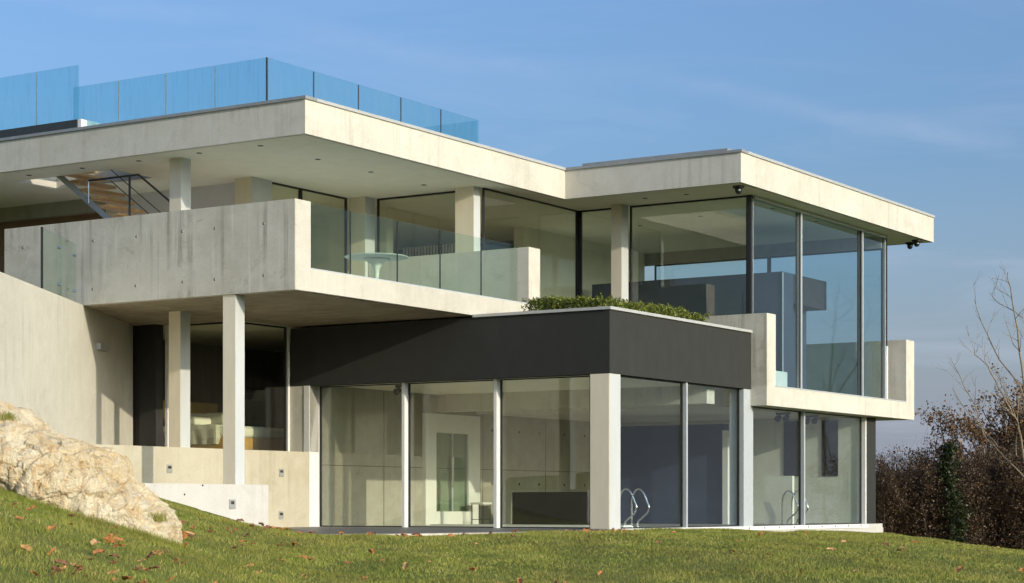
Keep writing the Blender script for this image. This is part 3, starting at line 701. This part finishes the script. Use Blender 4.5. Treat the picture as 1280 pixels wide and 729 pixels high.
# ceiling fixtures in the pool room
for (a, b, z, l) in ((5.6, 1.2, 2.93, 'dark twin ceiling spotlight above the left pool room pane'), (.75, 9.3, 2.555, 'dark ceiling spotlight near the silver mullion by the end wall'), (.75, 10.9, 2.555, 'dark ceiling spotlight between the mullion and the dark end post')):
    t = empty('ceiling_spotlight', a, b, z - .15, l, 'spotlight', 'pool room ceiling spotlights'); o_ = (a, b, z - .15)
    MB().box(a - .16, a + .16, b - .05, b + .05, z - .05, z).build('bracket', 'black_plastic', t, o_)
    for s_ in (-.1, .1): MB().tube([(a + s_, b + .03, z - .09), (a + s_, b - .10, z - .15)], [.05, .075], 12).build('lamp_head', 'black_plastic', t, o_)
# security cameras under the roof
for (a, b, l) in ((-.22, 5.0, 'black dome security camera under the near roof corner'), (.03, 15.3, 'black dome security camera under the far roof end, inner one of two'), (-.28, 14.95, 'black dome security camera under the far roof end, outer one of two')):
    t = empty('security_camera', a, b, ZR - .16, l, 'camera', 'security cameras under the roof'); o_ = (a, b, ZR - .16)
    MB().lathe([(.10, ZR - .05), (.12, ZR - .04), (.12, ZR - .002)], a, b, 20).build('mount', 'black_plastic', t, o_)
    MB().lathe([(.012, ZR - .17), (.045, ZR - .16), (.07, ZR - .12), (.075, ZR - .05)], a, b, 20).build('dome', 'black_plastic', t, o_, smooth=True)
    MB().lathe([(.012, ZR - .115), (.03, ZR - .11), (.03, ZR - .09)], a - .05, b - .065, 10).build('lens', 'frame_silver', t, o_)
# pale box on the floor inside the upper window
MB().box(.30, .85, 7.35, 8.55, 3.001, 3.42).build('storage_box', 'white_paint', None, (.58, 7.9, 3.001), bevel=.01)
tag(bpy.data.objects['storage_box'], 'low pale box on the floor inside the upper corner window', 'box')

# ------------------------------------------------------------------ foliage helpers
def leaf_quads(cen, size, jitter=.4, up=.0, aspect=.6):
    n = len(cen); u = rng.normal(size=(n, 3)); u /= np.linalg.norm(u, axis=1)[:, None]
    t = rng.normal(size=(n, 3)); t[:, 2] += up; v = np.cross(u, t); v /= (np.linalg.norm(v, axis=1)[:, None] + 1e-9)
    s = size * (1 + jitter * rng.uniform(-1, 1, n))[:, None]
    p = np.stack([cen - u * s, cen + v * s * aspect, cen + u * s, cen - v * s * aspect], 1)
    return p.reshape(-1, 3), np.arange(4 * n).reshape(n, 4)
def leaves_mesh(name, cen, size, mat, shade=None, **k):
    v, f = leaf_quads(cen, size, **k); r = rng.uniform(0, 1, len(cen)) if shade is None else shade
    return npmesh(name, v, f, mat, np.repeat(r, 4))
# box hedge on the band roof
hedge_pts = [(.55, .46, 0), (1.12, .46, 0), (1.66, .46, 0), (.46, 1.22, 1), (.46, 2.13, 1), (.46, 3.06, 1), (.46, 4.02, 1)]
def box_bush(seed, lx, ly, top):
    r_ = np.random.default_rng(seed); n = 5200
    q = r_.uniform(-1, 1, (n, 3)); ax_ = r_.integers(0, 3, n); sg = np.where(r_.uniform(size=n) < .5, -1, 1)
    shell = r_.uniform(size=n) < .75; q[np.arange(n)[shell], ax_[shell]] = sg[shell] * r_.uniform(.8, 1.04, shell.sum())
    ph = np.linalg.norm(np.abs(q) ** 1.6, axis=1) ** (1 / 1.6); q /= np.maximum(1, ph / 1.32)[:, None]
    wob = 1 + .10 * np.sin(q[:, 0] * 7 + seed) * np.sin(q[:, 1] * 6 + 2 * seed) + .05 * np.sin(q[:, 0] * 17 + seed)
    c = np.stack([q[:, 0] * lx * wob, q[:, 1] * ly * wob, (q[:, 2] + 1) / 2 * top * wob], 1)
    k = r_.integers(0, n, 260); st = c[k] + np.stack([r_.normal(0, .02, 260), r_.normal(0, .02, 260), r_.uniform(.01, .06, 260)], 1); c = np.concatenate([c, st])
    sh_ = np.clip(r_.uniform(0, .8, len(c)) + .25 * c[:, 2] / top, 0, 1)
    return leaves_mesh('foliage', c, .021, 'leaf_box', sh_, up=.5)
which = ('beside the terrace end wall', 'in the middle of the front row', 'at the band corner')
for i, (a, b, side) in enumerate(hedge_pts):
    lb = ('dense clipped box bush behind the front charcoal band, ' + ('at the corner' if i == 0 else 'middle of three' if i == 1 else 'beside the terrace end wall')) if not side else 'clipped green box bush along the side coping, ' + ('next to the corner hedge', 'second from the corner', 'third from the corner', 'beside the concrete window box')[i - 3]
    t = empty('box_bush', a, b, 3.9, lb, 'bush', 'box hedge on the lower roof')
    top = .47 + .03 * ((i * 7) % 3 - 1)
    link('foliage', box_bush(60 + i, .34 if not side else .25, .25 if not side else .43, top), t)
    MB().tube([(a, b, 3.88), (a, b, 4.05)], .015, 6).build('stem', 'bark_dark', t, (a, b, 3.9))

# ------------------------------------------------------------------ boulder
def pix(px, py, t): return ((px - 640) / FPX * t, t, CAMZ + (HOR - py) / FPX * t)
outl = [(-190, 560), (-150, 500), (-80, 470), (-20, 490), (0, 502), (28, 518), (55, 538), (85, 547), (112, 556), (140, 571), (160, 588), (176, 606), (192, 622), (206, 638), (222, 655), (227, 672), (226, 694), (205, 704), (165, 690), (118, 676), (75, 655), (30, 634), (0, 616), (-60, 618), (-130, 628), (-185, 610)]
TR = 19.6
oc = pix(40, 595, TR)
rk = []
K = 300
seg = [np.array([pix(*p, TR)[0], pix(*p, TR)[2]]) for p in outl]
dist = [0]
for i in range(len(seg)): dist.append(dist[-1] + np.linalg.norm(seg[(i + 1) % len(seg)] - seg[i]))
def outline(u):
    q = u * dist[-1]
    i = min(max(np.searchsorted(dist, q) - 1, 0), len(seg) - 1); f_ = (q - dist[i]) / (dist[i + 1] - dist[i])
    return seg[i] * (1 - f_) + seg[(i + 1) % len(seg)] * f_
M = 130
verts = []
cxz = np.array([oc[0], oc[2]])
for j in range(1, M):
    ph = math.pi * j / M
    for i in range(K):
        o_ = outline(i / K); s_ = math.sin(ph) ** .62
        # the spine follows the long axis so the ends stay slim
        base = cxz + (o_ - cxz) * s_
        dep = .95 * math.cos(ph) * (1 - .45 * np.linalg.norm(o_ - cxz) / 2.2 * s_ * .6)
        x, z = base; y = TR - dep
        p = Vector((x, y, z))
        verts.append((x, y, z))
nv = len(verts); verts += [(cxz[0], TR - .95, cxz[1]), (cxz[0], TR + .95, cxz[1])]
m = MB(); m.v = verts
for j in range(M - 2):
    for i in range(K): m.f.append((j * K + i, j * K + (i + 1) % K, (j + 1) * K + (i + 1) % K, (j + 1) * K + i))
for i in range(K): m.f.append((nv, i, (i + 1) % K)); m.f.append((nv + 1, (M - 2) * K + i, (M - 2) * K + (i + 1) % K))
rock = m.build('boulder', 'rock', None, (float(cxz[0]), TR, float(cxz[1]) - .8), smooth=False, world=True)
md = rock.modifiers.new('remesh', 'REMESH'); md.mode = 'VOXEL'; md.voxel_size = .017
dg = bpy.context.evaluated_depsgraph_get(); me = bpy.data.meshes.new_from_object(rock.evaluated_get(dg)); rock.modifiers.clear(); rock.data = me; me.name = 'boulder'
nvx = len(me.vertices); co = np.empty(nvx * 3, np.float32); me.vertices.foreach_get('co', co); co = co.reshape(-1, 3)
no = np.empty(nvx * 3, np.float32); me.vertices.foreach_get('normal', no); no = no.reshape(-1, 3)
hgt = np.zeros(nvx)
for k in range(nvx):
    p = Vector(co[k].tolist()); pw_ = p + .10 * mnoise.noise_vector(p * 2.0)
    pd = Vector((pw_.x * .75 + pw_.z * .45, pw_.y * .8, pw_.z * 1.2 - pw_.x * .5))
    hh_ = mnoise.fractal(p * 1.3, 1.0, 2.0, 4) * .045
    for sc_, am, ck_ in ((1.5, .20, .7), (4.2, .30, .55), (9.5, .34, .4)):
        dd, pt = mnoise.voronoi(pd * sc_); c0 = pt[0]; tv = mnoise.noise_vector(c0 * 3.7 + Vector((1.7, 9.2, 4.4)))
        f_ = (pd * sc_ - c0).dot(tv) / sc_ * am; hh_ += max(-.07, min(.07, f_)); hh_ -= max(0, .07 - (dd[1] - dd[0])) * ck_ / sc_ * .9
    hh_ += mnoise.fractal(p * 13, .8, 2.1, 4) * .010 + (mnoise.ridged_multi_fractal(p * 4.5, .9, 2.2, 4, 1.0, 2.0) - 1.2) * .016
    hgt[k] = hh_
co2 = co + no * (hgt * .95)[:, None]
me.vertices.foreach_set('co', co2.astype(np.float32).ravel()); me.update()
me.polygons.foreach_set('use_smooth', np.zeros(len(me.polygons), bool))
if not me.materials: me.materials.append(MATS['rock'])
tag(rock, 'large rough cream and ochre limestone boulder on the lawn', 'boulder')

bvh_rock = BVHTree.FromPolygons([tuple(v_.co + rock.location) for v_ in rock.data.vertices], [tuple(p_.vertices) for p_ in rock.data.polygons])
foot = []
for kx in range(120):
    X = -5.6 + kx * .022
    for ky in range(60):                       # walk towards the rock until the ground touches it
        Yk = TR - 1.9 + ky * .03; zk = gzat(X, Yk)
        loc = bvh_rock.find_nearest(Vector((X, Yk, zk)), .06)
        if loc[0] is not None: foot.append((X, Yk, zk)); break
# ------------------------------------------------------------------ lawn: grass, fallen leaves
def lawn_ok(X, Y):
    a = (X - OX) * AX[0] + (Y - OY) * AX[1]; b = (X - OX) * BX[0] + (Y - OY) * BX[1]
    inpat = (a > np.interp(b, [-8.8, -7.2, -4.6, -1.6, .4], [.74, .04, -.55, -.70, -.02])) & (b > -8.8) & (b < .4)
    inh = ((a > -.02) & (b >= .4) & (b < 13.5)) | (a > 3.9) & (b > -9.6)
    return ~(inpat | inh)
N = 950000
u = rng.uniform(-30, 1320, N); Yv = 8.5 + (50 - 8.5) * rng.uniform(0, 1, N) ** .9
Xv = (u - 640) / FPX * Yv
ok = lawn_ok(Xv, Yv); Xv, Yv = Xv[ok], Yv[ok]
# thin tufts and bare spots
dens = np.sin(Xv * 2.7 + np.sin(Yv * 1.9) * 2) * np.sin(Yv * 2.1 + np.sin(Xv * 1.6) * 2)
keep = rng.uniform(0, 1, len(Xv)) < .78 + .25 * dens; Xv, Yv = Xv[keep], Yv[keep]; dens = dens[keep]
ixx = np.clip(np.searchsorted(xs, Xv) - 1, 0, nx - 2); jyy = np.clip(np.searchsorted(ys, Yv) - 1, 0, ny - 2)
fu = (Xv - xs[ixx]) / (xs[ixx + 1] - xs[ixx]); fv = (Yv - ys[jyy]) / (ys[jyy + 1] - ys[jyy])
Zv = (gz[jyy, ixx] * (1 - fu) + gz[jyy, ixx + 1] * fu) * (1 - fv) + (gz[jyy + 1, ixx] * (1 - fu) + gz[jyy + 1, ixx + 1] * fu) * fv
n = len(Xv); ang = rng.uniform(0, 2 * np.pi, n); hh = rng.uniform(.014, .036, n) * (1 + .35 * dens); wd = rng.uniform(.0022, .0048, n) * (Yv / 18)
lean = rng.normal(0, .55, (n, 2)) * hh[:, None]
pA = np.stack([Xv - np.cos(ang) * wd, Yv - np.sin(ang) * wd, Zv - .01], 1); pB = np.stack([Xv + np.cos(ang) * wd, Yv + np.sin(ang) * wd, Zv - .01], 1)
pC = np.stack([Xv + lean[:, 0], Yv + lean[:, 1], Zv + hh], 1)
if foot:
    fp = np.array(foot); kf = rng.integers(0, len(fp), 9000); fx_ = fp[kf, 0] + rng.normal(0, .03, 9000); fy_ = fp[kf, 1] - np.abs(rng.normal(0, .07, 9000)); fz_ = fp[kf, 2]
    hf = rng.uniform(.03, .10, 9000) * rng.uniform(.5, 1, 9000); lf = rng.normal(0, .5, (9000, 2)) * hf[:, None]; wf = rng.uniform(.002, .004, 9000)
    pA = np.concatenate([pA, np.stack([fx_ - wf, fy_, fz_ - .03], 1)]); pB = np.concatenate([pB, np.stack([fx_ + wf, fy_, fz_ - .03], 1)]); pC = np.concatenate([pC, np.stack([fx_ + lf[:, 0], fy_ + lf[:, 1], fz_ + hf], 1)])
    Xv = np.concatenate([Xv, fx_]); Yv = np.concatenate([Yv, fy_]); n = len(Xv)
gv = np.stack([pA, pB, pC], 1).reshape(-1, 3)
rnd = np.clip(rng.uniform(0, 1, n) ** 1.2 + .12 * np.sin(Xv * 5.1 + np.sin(Yv * 3)) * np.sin(Yv * 2.3) + .22 * np.clip(np.sin(Xv * 1.1 + 2.0 * np.sin(Yv * .55)) * np.sin(Yv * .9 + 1.5 * np.sin(Xv * .8)) - .45, 0, 1), 0, 1)
tag(link('grass', npmesh('grass', gv, np.arange(3 * n).reshape(n, 3), 'grass_blade', np.repeat(rnd, 3))), 'short mown grass of the lawn', 'grass', kind='stuff')

def leaf_mesh(k):
    r_ = random.Random(k); m = MB(); pts = []
    nL = 10
    for i in range(nL + 1):
        t = i / nL; wdt = .036 * math.sin(math.pi * t) ** .7 * (1 + .35 * math.sin(t * 17 + k)) + .002
        cz = .018 * math.sin(t * 3 + k) + .02 * t
        pts.append((t, wdt, cz))
    for (t, wdt, cz) in pts:
        x = (t - .5) * .11
        m.v += [(x, -wdt, cz + .016), (x, 0, cz), (x, wdt, cz + .014 + .01 * math.sin(t * 9 + k))]
    for i in range(nL):
        for j in range(2): m.f.append((i * 3 + j, i * 3 + j + 1, i * 3 + j + 4, i * 3 + j + 3))
    me = bpy.data.meshes.new('fallen_leaf'); me.from_pydata(m.v, [], m.f); me.materials.append(MATS['dry_leaf_%d' % (k % 4)]); return me
lmes = [leaf_mesh(k) for k in range(8)]
cnt = 0; tries = 0; drift = [(random.uniform(0, 1200), random.uniform(11, 34)) for _ in range(16)]
while cnt < 215 and tries < 4000:
    tries += 1
    px = random.uniform(-10, 1290)
    if random.random() < .32: px = random.uniform(-10, 480)
    Yl = 9.5 + 27 * random.random() ** .8
    if random.random() < .5:
        dp, dy_ = random.choice(drift); Yl = max(9.5, dy_ + random.gauss(0, .8)); px = dp + random.gauss(0, 1) * 1000 / Yl
    X = (px - 640) / FPX * Yl
    if not bool(lawn_ok(np.array([X]), np.array([Yl]))[0]): continue
    z = gzat(X, Yl); py = HOR - (z - CAMZ) / Yl * FPX
    if py > 740 or py < 600: continue
    if px > 1100 and py < 672: continue
    o = link('fallen_leaf', random.choice(lmes), None, (X, Yl, z + .018))
    o.rotation_euler = (random.uniform(-.5, .5), random.uniform(-.5, .5), random.uniform(0, 6.28)); s_ = random.uniform(.6, 1.15) * min(1, .55 + Yl / 45); o.scale = (s_, s_, s_)
    tag(o, 'dry curled orange-brown leaf lying on the grass', 'leaf', 'fallen leaves on the lawn'); cnt += 1
# grass tufts growing on the boulder
for (px, py, t_, s_, l) in ((196, 648, 18.95, .8, 'small grass tuft growing in a crack of the boulder'), (8, 522, 19.5, .7, 'dry grass tuft along the crest of the boulder')):
    dr = Vector(pix(px, py, 10.0)) - Vector((0, 0, CAMZ)); bvh = BVHTree.FromPolygons([tuple(v_.co + rock.location) for v_ in rock.data.vertices], [tuple(p_.vertices) for p_ in rock.data.polygons])
    hit = bvh.ray_cast(Vector((0, 0, CAMZ)), dr.normalized()); x, y, z = hit[0] if hit[0] else pix(px, py, t_); nb = 160
    bx = rng.normal(0, .055 * s_, nb); by = rng.normal(0, .05, nb); ll = rng.normal(0, .05, (nb, 2)); hb = rng.uniform(.04, .11, nb) * s_
    a_ = np.stack([bx - .003, by, np.zeros(nb) - .03], 1); b_ = np.stack([bx + .003, by, np.zeros(nb) - .03], 1); c_ = np.stack([bx + ll[:, 0], by + ll[:, 1], hb], 1)
    o = link('grass_tuft', npmesh('grass_tuft', np.stack([a_, b_, c_], 1).reshape(-1, 3), np.arange(3 * nb).reshape(nb, 3), 'grass_blade', np.repeat(rng.uniform(.1, .95, nb), 3)), None, (x, y, z))
    tag(o, l, 'grass', kind='stuff')

# ------------------------------------------------------------------ shrubs and trees on the right
def grow(m, p, dirv, length, rad, depth, rr, tips, spread=.55, gravity=.05, sides=5):
    p = Vector(p); dirv = Vector(dirv).normalized(); pts = [p.copy()]; rs = [rad]; k = 4
    for i in range(k):
        dirv = (dirv + Vector((rr.gauss(0, .13), rr.gauss(0, .13), rr.gauss(0, .10) + gravity))).normalized()
        p = p + dirv * length / k; pts.append(p.copy()); rs.append(rad * (1 - .5 * (i + 1) / k))
    m.tube(pts, rs, sides if depth > 1 else 3, cap=False)
    if depth == 0: tips += [tuple(q) for q in pts[1:]]; return
    if depth == 1: tips += [tuple(q) for q in pts[2:]]
    for _ in range(rr.choice((3, 3, 4))):
        i = rr.randint(1, k); d2 = (dirv + Vector((rr.gauss(0, spread), rr.gauss(0, spread), rr.gauss(0, spread * .6)))).normalized()
        grow(m, pts[i], d2, length * rr.uniform(.5, .75), max(rs[i] * .55, .004), depth - 1, rr, tips, spread, gravity, sides)
def shrub_meshes(seed, h_, nleaf, leafsize, spread_r):
    rr = random.Random(seed); m = MB(); tips = []
    for k in range(7):
        a_ = rr.uniform(0, 6.28); grow(m, (math.cos(a_) * .25, math.sin(a_) * .25, 0), (math.cos(a_) * .45, math.sin(a_) * .45, 1), h_ * .55, .035, 3, rr, tips, .55, .06, 4)
    me = bpy.data.meshes.new('stems'); me.from_pydata(m.v, [], m.f); me.materials.append(MATS['bark_dark'])
    tips = np.array(tips); r_ = np.random.default_rng(seed)
    c1 = tips[r_.integers(0, len(tips), nleaf // 2)] + r_.normal(0, .09, (nleaf // 2, 3))
    q = r_.uniform(-1, 1, (nleaf // 2, 3)); q[:, :2] *= spread_r; q[:, 2] = (q[:, 2] + 1) / 2 * h_ * (.80 + .14 * np.sin(q[:, 0] * 5 + seed))
    cen = np.concatenate([c1, q]); cen[:, 2] = np.maximum(cen[:, 2], .03)
    return me, leaves_mesh('foliage', cen, leafsize, 'leaf_brown', r_.uniform(0, 1, len(cen)) ** 1.9)
sh = [shrub_meshes(100 + k, 3.2, 15000, .031, 1.15) for k in range(4)]
spots = []
for k in range(17):
    px = 1096 + k * 14 + random.uniform(-5, 5); spots.append((px, random.uniform(51.5, 54.0), random.uniform(.60, .70) + max(0, px - 1120) / 170 * .20))
for k in range(12):
    px = 1092 + k * 20 + random.uniform(-5, 5); spots.append((px, random.uniform(55.5, 59), random.uniform(.68, .78) + max(0, px - 1120) / 170 * .24))
for i, (px, t_, s_) in enumerate(spots):
    X = (px - 640) / FPX * t_; z = gzat(X, t_) - .05
    row = t_ < 55
    t = wempty('thicket_shrub', (X, t_, z), 'dense twiggy shrub with brown dead leaves at the front of the thicket edging the lawn' if row else 'taller brown twiggy shrub in the back row of the thicket', 'shrub', 'brown shrubs edging the lawn' if row else 'taller shrubs behind the front row')
    t.rotation_euler = (0, 0, random.uniform(0, 6.28)); t.scale = (s_, s_, s_)
    link('stems', sh[i % 4][0], t); link('foliage', sh[i % 4][1], t)
# oak with brown leaves
rr = random.Random(21)
def tree(name, px, t_, label, trunk_h, crown_fn, leaf=None, nleaf=0, lsize=.05, bark='bark_dark', seed=1, rad=.14, limbs=6, limb_len=1.9, depth=3, spread=.6, leanx=0.0, gravity=.05):
    X = (px - 640) / FPX * t_; z = gzat(X, t_) - .05
    t = wempty(name, (X, t_, z), label, 'tree'); rr = random.Random(seed); m = MB(); tips = []
    top = Vector((leanx, 0, trunk_h))
    m.tube([(0, 0, 0), (leanx * .3, .03, trunk_h * .5), tuple(top)], [rad, rad * .85, rad * .7], 8, cap=False)
    for k in range(limbs):
        a_ = 2 * math.pi * k / limbs + rr.uniform(-.4, .4); el = rr.uniform(.35, 1.3)
        st_ = Vector((leanx * .6, 0, trunk_h * rr.uniform(.7, 1.0)))
        grow(m, st_, (math.cos(a_), math.sin(a_), el), limb_len * rr.uniform(.8, 1.15), rad * .5, depth, rr, tips, spread, gravity)
    me = bpy.data.meshes.new('trunk'); me.from_pydata(m.v, [], m.f); me.materials.append(MATS[bark]); link('trunk', me, t)
    if leaf:
        tips = np.array(tips); r_ = np.random.default_rng(seed)
        cen = tips[r_.integers(0, len(tips), nleaf)] + r_.normal(0, .10, (nleaf, 3)); link('crown', leaves_mesh('crown', cen, lsize, leaf), t)
    return t
tree('oak_tree', 1232, 55.5, 'spreading tree with sparse brown leaves above the thicket', 2.5, None, 'leaf_oak', 5200, .042, seed=5, limbs=9, limb_len=1.55, rad=.16)
tree('oak_tree', 1290, 56.0, 'spreading tree with dense brown leaves at the frame edge beside the bare tree', 2.6, None, 'leaf_oak', 5200, .042, seed=9, limbs=9, limb_len=1.5, rad=.16)
tree('small_tree', 1168, 55.5, 'smaller brown-leaved tree left of the ivy trunk', 1.6, None, 'leaf_oak', 2600, .04, seed=12, limbs=7, limb_len=.95, rad=.10)
# ivy-clad trunk
iv_x = (1190 - 640) / FPX * 50.9; iz = gzat(iv_x, 50.9) - .05
iv = wempty('ivy_trunk', (iv_x, 50.9, iz), 'dark trunk wrapped in green ivy standing in the thicket', 'tree')
MB().tube([(0, 0, 0), (.05, .02, 1.2), (-.03, 0, 2.2), (.1, 0, 2.7)], [.11, .09, .07, .03], 8).build('trunk', 'bark_dark', iv, (0, 0, 0), world=True)
q = rng.uniform(0, 1, 6500); cen = np.stack([rng.normal(0, .15, 6500) * (1.05 - .45 * q) * (1 + .55 * np.sin(q * 13) * np.sin(q * 29)) + .12 * np.sin(q * 6), rng.normal(0, .15, 6500), q * 2.75], 1)
link('crown', leaves_mesh('crown', cen, .034, 'leaf_ivy'), iv)
# bare pale-barked tree: stems traced as real limbs
bt_t = 49.5; btx = (1283 - 640) / FPX * bt_t; btz = gzat(btx, bt_t) - .05
bt = wempty('bare_tree', (btx, bt_t, btz), 'leafless tree with long pale branches reaching over the thicket', 'tree')
m = MB(); rr = random.Random(3)
def bp(px, py, dy): return Vector(((px - 640) / FPX * bt_t - btx, dy, CAMZ + (HOR - py) / FPX * bt_t - btz))
stems = [([(1284, 660), (1284, 560), (1281, 483), (1274.8, 440), (1269, 399), (1263, 360), (1259.7, 340)], .055, 0.0),
         ([(1282, 520), (1279, 481), (1255.6, 448), (1239, 415), (1229, 390), (1224, 372)], .036, .5),
         ([(1283, 590), (1269, 528), (1255.6, 511), (1242, 486), (1228, 459), (1214, 445), (1211.7, 438)], .040, -.5),
         ([(1284, 600), (1248, 559), (1239, 542), (1228, 503), (1211.7, 475), (1196.6, 444)], .030, .8),
         ([(1248, 559), (1239, 542), (1214, 508), (1199, 482)], .020, .8),
         ([(1270, 569), (1269, 531), (1258, 508), (1247, 484), (1242, 467)], .024, -.5),
         ([(1281, 483), (1286, 430), (1290, 380), (1296, 350)], .035, .3),
         ([(1279, 398), (1262, 385), (1246, 374), (1240, 365)], .018, .2), ([(1274, 440), (1262, 425), (1255, 402)], .016, -.2),
         ([(1283, 590), (1300, 520), (1310, 450)], .04, .2)]
for pts, r0, dy in stems:
    Q = [bp(px, py, dy * min(1, i / 2)) for i, (px, py) in enumerate(pts)]
    rs = [r0 * .62 * (1 - .82 * i / (len(Q) - 1)) + .003 for i in range(len(Q))]
    # resample with a slight wander
    QQ = []; RR = []
    for i in range(len(Q) - 1):
        for k in range(3):
            f_ = k / 3; QQ.append(Q[i].lerp(Q[i + 1], f_) + Vector((rr.gauss(0, .012), rr.gauss(0, .02), rr.gauss(0, .008)))); RR.append(rs[i] * (1 - f_) + rs[i + 1] * f_)
    QQ.append(Q[-1]); RR.append(rs[-1]); m.tube([tuple(x) for x in QQ], RR, 6, cap=False)
    for i in range(3, len(QQ) - 1):
        if rr.random() < .8:
            dv = (QQ[i + 1] - QQ[i]).normalized() + Vector((rr.gauss(0, .75), rr.gauss(0, .6), rr.gauss(.1, .35)))
            grow(m, QQ[i], dv, rr.uniform(.25, .75), max(RR[i] * .45, .005), 1 if rr.random() < .6 else 0, rr, [], .5, .06, 4)
me = bpy.data.meshes.new('trunk'); me.from_pydata(m.v, [], m.f); me.materials.append(MATS['bark_pale']); link('trunk', me, bt)
# thin far tree tops beside the house
for i, px in enumerate((1100, 1114, 1127, 1141, 1156)):
    tree('distant_tree', px, 74 + 3 * (i % 3), 'slender leafless tree rising behind the thicket beside the house', 2.4, None, seed=40 + i, limbs=9, limb_len=1.75, rad=.07, depth=2, spread=.3, gravity=.22)['group'] = 'leafless trees behind the thicket'

# woodland on the slope opposite the house (seen mirrored in the panes)
K2 = 2600; an = rng.uniform(R(165), R(262), K2); rd = rng.uniform(62, 100, K2)
wx = np.cos(an) * rd; wy = np.sin(an) * rd + 10
cl = np.stack([wx, wy, terr(wx, wy) + rng.uniform(0, 1, K2) ** .8 * (7.5 + 2.5 * np.sin(an * 17) + 1.5 * np.sin(an * 41))], 1)
cen = np.repeat(cl, 14, axis=0) + rng.normal(0, .9, (K2 * 14, 3))
tag(link('woodland', leaves_mesh('woodland', cen, .55, 'leaf_wood')), 'brown autumn woodland on the opposite slope', 'woodland', kind='stuff')
